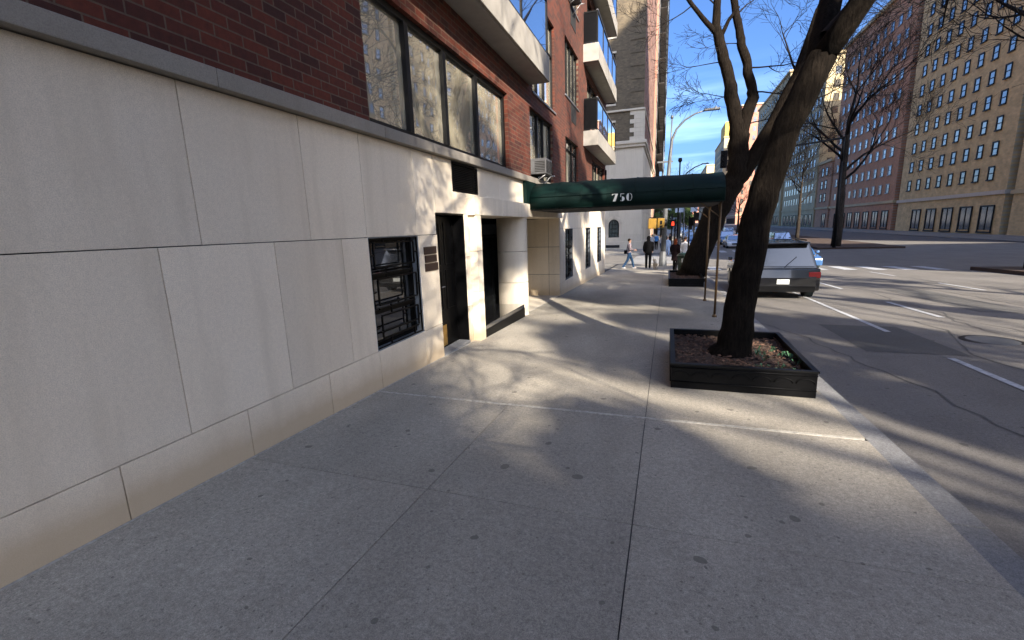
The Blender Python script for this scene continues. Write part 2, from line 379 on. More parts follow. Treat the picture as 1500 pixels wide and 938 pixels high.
for k in range(9):
    x = rt.uniform(2.2, 12); y = rt.uniform(-2, 24); a = rt.uniform(-.3, .3)
    for q in range(26):
        x2 = x+rt.uniform(-.08, .10)+a*.25; y2 = y+.26
        b.add([(x-.014, y, gz(y)-.1405), (x+.014, y, gz(y)-.1405), (x2+.014, y2, gz(y2)-.1405), (x2-.014, y2, gz(y2)-.1405)], [(0, 1, 2, 3)]); x, y = x2, y2
for x0, y0, w_, l_ in ((3.0, 8.2, 1.3, 2.4), (6.8, 13.0, 1.1, 5), (8.4, 3.5, 2, 1.6)): strip(b, x0, x0+w_, [y0, y0+l_], -.1412)
tag(b.build('tar_repair', 'tar'), kind='structure')

# ------------------------------------------------------------------ the red brick apartment building
apt = thing('apartment_building', 'red brick apartment building on pale limestone base, with concrete balconies, left of the sidewalk', 'apartment building', (-3.1, 0, 0))
WX = -3.1
def wall_yz(b, x, y0, y1, z0, z1, holes, depth=.0):
    """front sheet at x facing +x with rectangular holes (y0,y1,z0,z1) and their reveals"""
    ysv = sorted({y0, y1, *[h[0] for h in holes], *[h[1] for h in holes]}); zsv = sorted({z0, z1, *[h[2] for h in holes], *[h[3] for h in holes]})
    for i in range(len(ysv)-1):
        for j in range(len(zsv)-1):
            ym = (ysv[i]+ysv[i+1])/2; zm = (zsv[j]+zsv[j+1])/2
            if ym < y0 or ym > y1 or any(h[0] < ym < h[1] and h[2] < zm < h[3] for h in holes): continue
            b.quad((x, ysv[i], zsv[j]), (x, ysv[i+1], zsv[j]), (x, ysv[i+1], zsv[j+1]), (x, ysv[i], zsv[j+1]))
    if depth:
        for a, c, d, e in holes:
            X = x-depth
            b.quad((x, a, d), (X, a, d), (X, a, e), (x, a, e)); b.quad((x, c, d), (x, c, e), (X, c, e), (X, c, d))
            b.quad((x, a, e), (X, a, e), (X, c, e), (x, c, e)); b.quad((x, a, d), (x, c, d), (X, c, d), (X, a, d))
# stone cladding: separate slabs with 7 mm open joints
b = MB(); jg = .0035
def slab(y0, y1, z0, z1, x=WX, t=.09): b.box(x-t, x, y0+jg, y1-jg, z0+jg, z1-jg, .003)
top = [-6.2, -5.1, -4.1, -3.0, -1.9, -.9, .2, 1.25, 2.35, 3.40, 4.23, 5.29, 5.82]
mid = [-6.2, -5.4, -4.3, -3.2, -2.1, -1.0, .05, 1.05, 2.05, 2.975, 3.81, 4.245]
low = [-6.2, -5.2, -4.2, -3.2, -2.2, -1.3, -.4, .6, 1.6, 2.5, 3.43, 4.27, 5.33, 5.838]
for i in range(len(top)-1): slab(top[i], top[i+1], 1.605, 2.685)
slab(5.82, 6.425, 1.905, 2.685); slab(6.425, 7.405, 1.905, 2.235); slab(7.405, 8.5, 2.19, 2.685); slab(8.5, 10.2, 2.19, 2.685); slab(10.2, 11.8, 2.19, 2.685); slab(11.8, 13.6, 2.19, 2.685)
for i in range(len(mid)-1): slab(mid[i], mid[i+1], .315, 1.605)
slab(5.318, 5.838, .315, 1.605)
for i in range(len(low)-1):
    zb = gz(low[i+1])-.1; slab(low[i], low[i+1], zb, .315)
slab(6.785, 6.955, .40, 1.22); slab(6.785, 6.955, 1.22, 1.905); slab(6.785, 6.955, -.4, .40)
fy = [13.65, 14.45, 15.72, 16.7, 17.5, 18.3, 19.62, 20.6, 21.5, 22.95, 24.3]
for i in range(len(fy)-1):
    slab(fy[i], fy[i+1], 1.595, 2.685)
    slab(fy[i], fy[i+1], -1.2, -.055)
    if i not in (1, 5, 8): slab(fy[i], fy[i+1], -.055, 1.595)
b.build('stone_cladding', 'stone', apt)
b = MB()   # backing that shows through the joints, cut out at the openings
wall_yz(b, WX-.05, -6.2, 13.6, -1.3, 2.69, [(4.245, 5.318, .31, 1.61), (5.838, 6.785, -.4, 1.905), (6.955, 13.6, -1.0, 2.19), (6.425, 7.405, 2.235, 2.66)])
wall_yz(b, WX-.05, 13.65, 24.3, -1.3, 2.69, [(14.45, 15.72, -.05, 1.59), (18.3, 19.62, -.05, 1.59), (21.5, 22.95, -.05, 1.59)])
b.box(-24, WX-.053, 24.2, 24.295, -1.3, 2.69)
b.build('joint_backing', 'joint', apt)
b = MB()
for y0, y1 in [(-6.3, -4.1), (-4.1, -1.9), (-1.9, .4), (.4, 2.6), (2.6, 4.62), (4.62, 5.75), (5.75, 6.9), (6.9, 9.25), (9.25, 11.6), (11.6, 14), (14, 17), (17, 20.5), (20.5, 24.36)]:
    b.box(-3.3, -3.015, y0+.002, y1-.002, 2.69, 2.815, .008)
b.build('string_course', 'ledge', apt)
# brick walls with their openings
BX = -3.10
W_BAND = (4.47, 9.12, 2.835, 4.27)
holes = [W_BAND, (10.68, 12.93, 2.835, 4.40), (14.6, 16.75, 2.835, 4.42), (19.9, 23.7, 2.9, 4.38),
         (10.95, 13.25, 4.78, 6.95), (14.6, 16.8, 5.62, 7.28), (14.6, 16.8, 8.45, 10.1), (10.9, 13.2, 8.2, 9.9), (14.6, 16.8, 11.3, 12.9),
         (18.6, 23.2, 5.15, 7.2), (18.6, 23.2, 8.0, 10.0), (18.6, 23.2, 10.9, 12.9), (4.6, 10.0, 5.3, 7.3)]
b = MB(); wall_yz(b, BX, -6.2, 24.3, 2.815, 40, holes, .17)
b.box(-24, BX-.001, 24.22, 24.3, 2.69, 40); b.box(-24, BX-.001, -6.2, -6.12, -1, 40)
b.box(-24, BX-.17, -6.1, 24.2, 39.8, 40)
b.build('brick_wall', 'brick', apt)
one('core', 'dark', apt, (-24, -6.6, -6.0, 24.1, -1.2, 39), (-5.6, -3.32, -6.0, 4.0, 3.2, 39))
def window(y0, y1, z0, z1, mulls=(), x=BX-.12, glass='glass', frame='frame', fw=.045, sill=True, rails=(), label=None, left=True, curtains=()):
    wd = bpy.data.objects.new('window', None); C.objects.link(wd); wd.parent = apt; wd.location = (x+3.1, y0, z0)
    if label: wd['label'] = label
    f = MB(); d = .05
    f.box(x-.02, x+d, y0, y1, z1-fw, z1); f.box(x-.02, x+d, y0, y1, z0, z0+fw)
    if left: f.box(x-.02, x+d-.002, y0, y0+fw, z0+fw, z1-fw)
    f.box(x-.02, x+d-.002, y1-fw, y1, z0+fw, z1-fw)
    for q in mulls: f.box(x-.02, x+d+.012, q-fw*.6, q+fw*.6, z0+fw, z1-fw)
    for (a, c, zz) in rails: f.box(x-.02, x+d-.006, a, c, zz-.02, zz+.02)
    f.build('frame', frame, wd)
    one('pane', glass, wd, (x-.012, x-.004, y0+.002, y1-.002, z0+.002, z1-.002))
    if curtains:
        for a, c, z_, zz in curtains:
            q = MB()
            n = max(3, int((c-a)/.06))
            for k in range(n): q.box(x-.003, x+.004+.006*(k % 2), a+(c-a)*k/n, a+(c-a)*(k+1)/n, z_, zz)
            q.build('curtain', 'curtain', wd)
    if sill: one('sill', 'silver', wd, (BX-.1, BX+.035, y0-.03, y1+.03, z0-.045, z0-.003))
    return wd
window(*W_BAND, mulls=(5.47, 6.50, 7.68), sill=False, left=False, fw=.075, label='long four pane window band mirroring bare branches and tan buildings')
window(10.68, 12.93, 2.835, 4.40, mulls=(11.55, 12.1), sill=False, curtains=((12.16, 12.6, 2.9, 4.3),), label='window above the awning with a pale yellow curtain and an air conditioner')
window(14.6, 16.75, 2.835, 4.42, mulls=(15.0, 15.9), sill=False, rails=((14.6, 16.75, 4.1),), curtains=((15.05, 15.6, 2.9, 4.06),))
window(19.9, 23.7, 2.9, 4.38, mulls=(20.7, 21.6, 22.6), sill=False, curtains=((20.1, 20.6, 2.95, 4.0), (21.7, 22.1, 2.95, 4.0)))
window(10.95, 13.25, 4.78, 6.95, mulls=(11.6, 12.3), rails=((10.95, 13.25, 6.2),))
window(14.6, 16.8, 5.62, 7.28, mulls=(15.15, 15.7, 16.25), curtains=((15.75, 15.95, 5.7, 7.2),))
window(14.6, 16.8, 8.45, 10.1, mulls=(15.7,)); window(10.9, 13.2, 8.2, 9.9, mulls=(12.,)); window(14.6, 16.8, 11.3, 12.9, mulls=(15.7,))
for z0, z1 in ((5.15, 7.2), (8.0, 10.0), (10.9, 12.9)): window(18.6, 23.2, z0, z1, mulls=(19.8, 21, 22.1), sill=False)
window(4.6, 10.0, 5.3, 7.3, mulls=(5.7, 6.8, 8, 9), sill=False)
for zz in (5.05, 7.9): one('wall_vent', 'dark', apt, (BX-.01, BX+.012, 15.5, 16.35, zz-.02, zz+.50))
# louvered vent
lv = bpy.data.objects.new('louver_vent', None); C.objects.link(lv); lv.parent = apt; lv.location = (0, 6.43, 2.235)
lv['label'] = 'dark slatted vent under the string course above the door'
one('frame', 'blackm', lv, (WX-.05, WX+.008, 6.43, 6.45, 2.24, 2.655), (WX-.05, WX+.008, 7.38, 7.4, 2.24, 2.655), (WX-.05, WX+.008, 6.45, 7.38, 2.24, 2.255), (WX-.05, WX+.008, 6.45, 7.38, 2.64, 2.655))
b = MB()
for k in range(14):
    z = 2.262+k*.027; b.quad((WX-.03, 6.45, z+.02), (WX-.03, 7.38, z+.02), (WX+.004, 7.38, z), (WX+.004, 6.45, z))
    b.box(WX-.002, WX+.005, 6.45, 7.38, z-.003, z+.002)
b.build('slats', 'frame', lv); one('back', 'dark', lv, (WX-.10, WX-.085, 6.43, 7.4, 2.24, 2.66))
# balconies
def balcony(y0, y1, z0, zs, zr, xo, n, label, endpost=True):
    bl = bpy.data.objects.new('balcony', None); C.objects.link(bl); bl.parent = apt; bl.location = (0, y1, z0); bl['label'] = label
    s_ = MB(); s_.box(BX-.02, xo, y0, y1, z0, zs, .012); s_.build('slab', 'balc', bl)
    one('drip_edge', 'soffit', bl, (BX+.05, xo-.05, y0+.06, y1-.06, z0-.014, z0-.001))
    f = MB(); h = zr
    f.box(xo-.075, xo-.03, y0+.02, y1-.02, h-.05, h); f.box(xo-.07, xo-.035, y0+.02, y1-.02, zs+.03, zs+.07)
    for k in range(n+1):
        y = y0+.04+(y1-y0-.08)*k/n; f.box(xo-.078, xo-.028, y-.025, y+.025, zs, h-.05)
    for y in (y0+.04, y1-.04):
        f.box(BX+.02, xo-.08, y-.02, y+.02, h-.05, h); f.box(BX+.02, xo-.08, y-.018, y+.018, zs+.03, zs+.07)
    f.build('railing', 'frame', bl)
    for k in range(n):
        a = y0+.04+(y1-y0-.08)*k/n+.026; c = y0+.04+(y1-y0-.08)*(k+1)/n-.026
        one('rail_glass', 'railglass', bl, (xo-.056, xo-.048, a, c, zs+.072, h-.052))
    one('end_panel', 'blackm', bl, (BX+.02, xo-.08, y0+.035, y0+.045, zs+.072, h-.052)); one('end_panel', 'blackm', bl, (BX+.02, xo-.08, y1-.045, y1-.035, zs+.072, h-.052))
    one('top_rail', 'silver', bl, (xo-.082, xo-.022, y0+.01, y1-.01, h+.001, h+.02))
    return bl
XB = -2.55
balcony(1.2, 10.72, 4.84, 5.36, 6.5, -2.62, 5, 'nearest balcony with a pale concrete edge overhanging the long window band')
balcony(17.8, 23.9, 4.60, 5.13, 6.25, XB, 4, 'lowest balcony of the far stack, with four blue mirrored rail panels')
balcony(17.8, 23.9, 7.47, 8.06, 9.10, XB, 4, 'second balcony up in the far stack, above the lowest one')
balcony(17.8, 23.9, 10.35, 10.93, 12.0, XB, 4, 'third balcony up in the far stack, cut by the top of the view')
balcony(17.8, 23.9, 13.2, 13.8, 14.9, XB, 4, 'topmost balcony of the far stack')
one('downpipe', 'blackm', apt, (-3.095, -3.03, 24.1, 24.2, 3.0, 4.4))
# barred window low in the stone base
def grille(y0, y1, z0, z1, label, scale=1.0, lat=False):
    wd = bpy.data.objects.new('barred_window', None); C.objects.link(wd); wd.parent = apt; wd.location = (0, y0, z0); wd['label'] = label
    X = WX-.14; W_ = y1-y0; Hh = z1-z0
    b = MB(); wall_yz(b, WX-.011, y0-.004, y1+.004, z0-.004, z1+.004, [(y0+.015, y1-.015, z0+.015, z1-.015)], .13); b.build('jamb', 'jamb', wd)
    one('frame', 'blackm', wd, (X-.01, X+.03, y0+.016, y0+.06, z0+.016, z1-.016), (X-.01, X+.03, y1-.06, y1-.016, z0+.016, z1-.016), (X-.01, X+.028, y0+.06, y1-.06, z1-.06, z1-.016), (X-.01, X+.028, y0+.06, y1-.06, z0+.016, z0+.06),
        (X-.01, X+.035, y0+.06, y1-.06, z0+Hh*.62, z0+Hh*.66), (X-.01, X+.035, y0+.06, y1-.06, z0+Hh*.31, z0+Hh*.345))
    one('pane', 'lattice' if lat else 'glassdk', wd, (X-.008, X-.002, y0+.02, y1-.02, z0+.02, z1-.02))
    g_ = MB(); t_ = .009; gx = WX-.025
    def bar(a, c, d, e): g_.box(gx-t_, gx+t_, min(a, c), max(a, c), min(d, e), max(d, e))
    def Y(u): return y0+W_*u
    def Z(v): return z0+Hh*v
    def rect(u0, u1, v0, v1):
        bar(Y(u0), Y(u1), Z(v1)-t_, Z(v1)+t_); bar(Y(u0), Y(u1), Z(v0)-t_, Z(v0)+t_); bar(Y(u0)-t_, Y(u0)+t_, Z(v0)+t_, Z(v1)-t_); bar(Y(u1)-t_, Y(u1)+t_, Z(v0)+t_, Z(v1)-t_)
    bar(Y(.005), Y(.995), Z(1)-.03, Z(1)-.012); bar(Y(.005), Y(.995), Z(0)+.012, Z(0)+.03); bar(Y(0)+.012, Y(0)+.03, Z(0)+.03, Z(1)-.03); bar(Y(1)-.03, Y(1)-.012, Z(0)+.03, Z(1)-.03)
    if not lat:
        rect(.10, .90, .735, .945); rect(.13, .92, .40, .63); rect(.15, .91, .095, .30)
        for u, v0, v1 in ((.28, .95, .985), (.30, .64, .725), (.80, .64, .725), (.34, .31, .39), (.82, .31, .39), (.30, .02, .085), (.8, .02, .085), (.78, .95, .985)):
            bar(Y(u)-t_, Y(u)+t_, Z(v0), Z(v1))
        for v in (.84, .52, .20):
            bar(Y(.025), Y(.09), Z(v)-t_, Z(v)+t_); bar(Y(.93), Y(.975), Z(v)-t_, Z(v)+t_)
        rect(.20, .74, .70, .705); bar(Y(.12), Y(.85), Z(.365)-t_, Z(.365)+t_); bar(Y(.12), Y(.88), Z(.155)-t_, Z(.155)+t_); bar(Y(.04), Y(.85), Z(.675)-.012, Z(.675)+.012)
    else:
        for k in range(1, 8): bar(Y(.03), Y(.97), Z(k/8)-t_, Z(k/8)+t_)
        for u in (.25, .5, .75): bar(Y(u)-t_, Y(u)+t_, Z(.03), Z(.97))
        rr = random.Random(int(y0*10))
        for k in range(9):
            u = .1+.7*rr.random(); v = .06+.8*rr.random(); rect(u, u+.15, v, v+.06)
    g_.build('grille', 'blackm', wd)
grille(4.245, 5.318, .31, 1.61, 'nearest barred window with three staggered rectangles in its black grille')
grille(14.45, 15.72, -.055, 1.6, 'first narrow barred window past the entrance', lat=True)
grille(18.3, 19.62, -.055, 1.6, 'middle narrow barred window past the entrance', lat=True)
grille(21.5, 22.95, -.055, 1.6, 'farthest narrow barred window before the corner', lat=True)
# black side door with brass kick plate
dr = bpy.data.objects.new('door', None); C.objects.link(dr); dr.parent = apt; dr.location = (0, 5.84, -.2); dr['label'] = 'tall black service door with a brass kick plate'
DX = WX-.20
b = MB(); wall_yz(b, WX-.012, 5.835, 6.79, -.4, 1.91, [(5.855, 6.77, -.4, 1.885)], .2); b.build('door_frame', 'blackm', dr)
b = MB(); b.box(DX-.05, DX, 5.86, 6.34, -.155, 1.87, .004); b.box(DX-.05, DX, 6.345, 6.765, -.155, 1.87, .004)
for a, c in ((5.93, 6.27), (6.41, 6.70)):
    for d, e in ((.42, 1.05), (1.12, 1.78)):
        b.box(DX, DX+.012, a, a+.018, d, e); b.box(DX, DX+.012, c-.018, c, d, e); b.box(DX, DX+.012, a+.018, c-.018, e-.018, e); b.box(DX, DX+.012, a+.018, c-.018, d, d+.018)
b.build('leaf', 'blackm', dr)
one('kick_plate', 'brass', dr, (DX+.001, DX+.007, 5.875, 6.335, -.14, .19), bevel=.002)
b = MB(); b.tube([(DX+.01, 6.28, .80), (DX+.05, 6.28, .80), (DX+.05, 6.18, .80)], .009, 6); b.build('handle', 'silver', dr)
for z in (1.27, .62): one('hinge', 'silver', dr, (DX+.001, DX+.012, 5.865, 5.885, z-.03, z+.03))
b = MB(); b.box(WX-.2, WX+.012, 5.86, 6.77, -.5, -.165, .006); b.build('doorstep', 'kerb', dr)
# lobby front: pilaster, lintel, rounded pier, granite bench, recessed entrance
b = MB()
for z0, z1 in ((-.45, .62), (.626, 1.30), (1.306, 1.885)): b.box(-3.19, -2.97, 6.962, 7.18, z0, z1, .004)
b.build('pilaster', 'stone', apt)
b = MB()
for y0, y1 in ((6.90, 8.3), (8.306, 9.97)): b.box(-3.75, -2.965, y0, y1, 1.89, 2.185, .006)
b.build('lintel', 'stone', apt)
b = MB()
for y0, y1 in ((9.976, 11.5), (11.506, 13.64)): b.box(-3.75, -3.0, y0, y1, 1.91, 2.185, .006)
b.build('entrance_lintel', 'stone', apt)
b = MB()
def pier(z0, z1):
    pts = []; cy = 9.85; rr = .27
    for k in range(15):
        a = -math.pi/2+math.pi*k/14; pts.append((-3.26+rr*math.cos(a), cy+rr*math.sin(a)))
    pts += [(-3.60, cy+rr), (-3.60, cy-rr)]
    n = len(pts); vs = [(x, y, z0) for x, y in pts]+[(x, y, z1) for x, y in pts]
    b.add(vs, [tuple(range(n, 2*n))]); b.add(vs, [(i, (i+1) % n, n+(i+1) % n, n+i) for i in range(n)], True)
for z0, z1 in ((-.6, .45), (.462, 1.14), (1.152, 1.90)): pier(z0, z1)
b.build('rounded_pier', 'stone_clean', apt); b = MB(); b.tube([(-3.30, 9.85, -.6), (-3.30, 9.85, 1.9)], .22, 20); b.build('pier_core', 'joint', apt)
one('granite_bench', 'granite', apt, (-3.30, -3.0, 7.2, 9.58, -.5, -.02, .006), (-4.2, -3.31, 7.2, 9.58, -.5, -.03))
one('bench_edge', 'blackm', apt, (-2.998, -2.985, 7.2, 9.56, -.32, -.1))
b = MB(); strip(b, -6.5, -3.0, [7.19, 9.6], -.08); strip(b, -6.5, -3.11, [9.6, 13.6], -.003); b.build('entrance_floor', 'stone_clean', apt)
b = MB(); b.box(-6.5, -6.4, 6.9, 13.65, -.6, 2.2); b.box(-6.4, -3.32, 6.9, 6.955, -.6, 2.2); b.build('lobby_wall', 'dark', apt)
b = MB()
for z0, z1 in ((-.62, .22), (.232, 1.06), (1.072, 1.905)):
    for x0, x1 in ((-6.4, -4.9), (-4.888, -3.45), (-3.438, -3.10)): b.box(x0, x1, 13.62, 13.7, z0, z1, .003)
b.build('entrance_side_wall', 'stone', apt)
one('side_wall_backing', 'joint', apt, (-6.4, -3.11, 13.64, 13.71, -.62, 1.9))
one('entrance_ceiling', 'soffit', apt, (-6.4, -3.752, 6.96, 13.6, 1.93, 2.02))
ed = bpy.data.objects.new('lobby_window', None); C.objects.link(ed); ed.parent = apt; ed.location = (-1.2, 7.2, 0)
one('pane', 'glassdk', ed, (-4.42, -4.41, 7.2, 9.58, -.5, 1.93)); one('frame', 'frame', ed, (-4.41, -4.36, 7.2, 9.58, 1.45, 1.5), (-4.41, -4.36, 8.35, 8.4, -.1, 1.45), (-4.41, -4.36, 7.2, 7.26, -.1, 1.93))
one('transom', 'jamb', ed, (-4.409, -4.37, 7.5, 9.4, 1.52, 1.78))
ed = bpy.data.objects.new('entrance_door', None); C.objects.link(ed); ed.parent = apt; ed.location = (-2.9, 10.2, 0)
one('pane', 'glassdk', ed, (-6.05, -6.04, 10.1, 13.6, -.5, 1.93)); one('frame', 'frame', ed, (-6.04, -5.99, 10.1, 10.18, -.45, 1.93), (-6.04, -5.99, 11.8, 11.88, -.45, 1.93), (-6.04, -5.99, 10.18, 11.8, 1.6, 1.66), (-6.04, -5.99, 11.88, 13.6, 1.6, 1.66))
one('dark_recess_sheet', 'glassdk', apt, (-6.3, -3.61, 9.82, 9.86, -.5, 1.925))  # dark sheet added so the gap beside the pier looks dark
# plaques beside the door: three things
for i, (y0, y1, z0, z1, lab) in enumerate(((5.425, 5.765, 1.345, 1.445, 'uppermost of the three small bronze plaques beside the black door'), (5.44, 5.765, 1.235, 1.330, 'middle of the three small bronze plaques beside the black door'), (5.43, 5.79, 1.115, 1.22, 'lowest of the three small bronze plaques, just right of the barred window'))):
    pq = thing('plaque', lab, 'plaque', (WX, y0, z0), 'bronze plaques beside the service door')
    p_ = MB(); p_.box(WX+.001, WX+.016, y0, y1, z0, z1, .003); p_.build('plate', 'bronze', pq)
    one('border', 'pole_brass', pq, (WX+.0165, WX+.019, y0+.008, y1-.008, z1-.012, z1-.008), (WX+.0165, WX+.019, y0+.008, y1-.008, z0+.008, z0+.012), (WX+.0165, WX+.019, y0+.008, y0+.012, z0+.012, z1-.012), (WX+.0165, WX+.019, y1-.012, y1-.008, z0+.012, z1-.012))
# window air conditioners
def aircon(y0, z0, label, sc=1.0):
    a = thing('air_conditioner', label, 'air conditioner', (BX, y0, z0), 'window air conditioners')
    W_, D_, H_ = .62*sc, .30*sc, .36*sc; x0 = BX-.1; x1 = BX+D_
    q = MB(); q.box(x0, x1, y0, y0+W_, z0, z0+H_, .015); q.build('case', 'ac_grey', a)
    q = MB()
    for k in range(9): q.box(x1, x1+.006, y0+.04, y0+W_-.04, z0+.04+k*(H_-.08)/9, z0+.04+(k+.55)*(H_-.08)/9)
    q.build('rear_coil', 'dark', a)
    q = MB()
    for k in range(7): q.box(x0+.12, x1-.03, y0-.004, y0, z0+.05+k*(H_-.1)/7, z0+.05+(k+.5)*(H_-.1)/7)
    q.build('side_louvers', 'dark', a)
    yy = y0+W_*.9
    for p0, p1 in (((x1-.02, yy, z0-.01), (BX+.01, yy, z0-.30)), ((BX, yy+.03, z0-.012), (x1+.08, yy+.03, z0-.012)), ((x1-.02, y0+.06, z0-.01), (BX+.01, y0+.06, z0-.18))):
        q = MB(); q.tube([p0, p1], .013, 6); q.build('bracket', 'silver', a)
aircon(10.95, 2.92, 'grey air conditioner sitting in the window just above the awning')
aircon(15.2, 8.5, 'air conditioner high on the brick wall at the top of the view')

# ------------------------------------------------------------------ green awning
aw = thing('awning', 'dark green canvas entrance awning with white number 750 spanning the sidewalk', 'awning', (-3.0, 10.2, 2.05))
AZ = [(10.20, 2.07), (10.20, 2.33), (10.30, 2.46), (10.52, 2.59), (10.9, 2.69), (11.6, 2.74), (12.3, 2.69), (12.7, 2.59), (12.93, 2.46), (13.04, 2.33), (13.04, 2.07)]
b = MB(); xs = [-3.0+4.06*k/14 for k in range(15)]; rn = random.Random(3)
vs = []; 
for i, x in enumerate(xs):
    sag = -.012 if i % 2 else 0
    for j, (y, z) in enumerate(AZ): vs.append((x, y, z+(sag if 1 < j < 9 else 0)+rn.uniform(-.003, .003)*(j > 0)))
n = len(AZ); fs = [(i*n+j, (i+1)*n+j, (i+1)*n+j+1, i*n+j+1) for i in range(14) for j in range(n-1)]
b.add(vs, fs, True)
cv = b.build('canvas', 'canvas', aw); md = cv.modifiers.new('solid', 'SOLIDIFY'); md.thickness = .008; md.offset = -1
b = MB(); b.add([(1.062, y, z) for y, z in AZ]+[(1.068, y, z) for y, z in AZ], [tuple(range(n)), tuple(range(n, 2*n))]+[(i, (i+1) % n, n+(i+1) % n, n+i) for i in range(n)]); b.build('front_panel', 'canvas', aw)
b = MB()
for x in [-2.98+4.02*k/7 for k in range(8)]: b.tube([(x, y+(.02 if y < 11 else -.02), z-.02) for y, z in AZ[1:-1]], .014, 6)
for y, z in ((10.225, 2.09), (13.015, 2.09), (10.225, 2.31), (13.015, 2.31), (11.6, 2.70)): b.tube([(-3.0, y, z), (1.05, y, z)], .016, 6)
for x in (-2.98, -.9, 1.04): b.tube([(x, 10.225, 2.09), (x, 13.015, 2.09)], .014, 6)
b.build('frame', 'blackm', aw)
b = MB()
for x in [-2.98+4.02*k/7 for k in range(1, 7)]: b.tube([(x, y+(-.004 if y < 11 else .004), z+.003) for y, z in AZ], .007, 5)
b.tube([(-3.0, 10.192, 2.325), (1.06, 10.192, 2.325)], .007, 5); b.tube([(-3.0, 10.194, 2.072), (1.06, 10.194, 2.072)], .009, 5)
b.build('seams', 'canvas', aw)
one('lining', 'canvas_in', aw, (-2.98, 1.05, 10.225, 13.01, 2.045, 2.062))
# wall end panel beside the building
b = MB(); b.add([(-3.0, y, z) for y, z in AZ]+[(-3.004, y, z) for y, z in AZ], [tuple(range(n)), tuple(range(n, 2*n))]); one('wall_flashing', 'canvas', aw, (-3.09, -3.01, 10.0, 13.2, 2.2, 2.68))
# number 750, drawn as heavy/thin display numerals
b = MB(); GY = 10.196
def poly(pts): b.prism([(NX+u*NS, NZ+v*NS) for u, v in pts], 'y', GY-.004, GY)
def arc(cx, cz, rx, rz, a0, a1, k=14): return [(cx+rx*math.cos(R(a0+(a1-a0)*i/k)), cz+rz*math.sin(R(a0+(a1-a0)*i/k))) for i in range(k+1)]
NX, NZ, NS = -1.16, 2.155, .155
poly([(0, .80), (0, 1.0), (.78, 1.0), (.78, .93), (.10, .93), (.04, .80)]); poly([(.48, .93), (.78, .93), (.50, 0), (.12, 0)])
NX = -1.00
poly([(.12, 1.0), (.62, 1.0), (.62, .93), (.19, .93), (.19, .55), (.12, .55)]); poly(arc(.30, .30, .38, .32, 85, -85)+[(.33, .02), (.33, .60)]); poly(arc(.28, .12, .16, .12, 170, 270, 6)+[(.28, .04), (.18, .12)])
NX = -.86
poly(arc(.36, .5, .36, .5, 95, 265)+[(.33, .06), (.33, .94)]); 
ou = arc(.44, .5, .34, .5, 88, -88); inn = arc(.44, .5, .28, .45, -88, 88); poly(ou+inn)
b.build('number', 'white', aw)
def apole(y, label):
    p = MB(); x = 1.0; zb = gz(y); p.tube([(x, y, zb+.03), (x, y, 2.1)], .024, 10); p.build('pole', 'pole_brass', aw)['label'] = label
    p = MB(); p.tube([(x, y, zb), (x, y, zb+.03), (x, y, zb+.06)], [.05, .05, .028], 12); p.build('pole_foot', 'pole_brass', aw)
apole(10.29, 'near brass pole of the awning'); apole(12.97, 'far brass pole of the awning')
for y, s_ in ((10.29, 1), (12.97, -1)): b = MB(); b.tube([(1.0, y, 1.75), (1.0, y+.45*s_, 2.07)], .010, 6); b.tube([(1.0, y, 1.75), (.6, y, 2.07)], .010, 6); b.build('brace', 'pole_brass', aw)
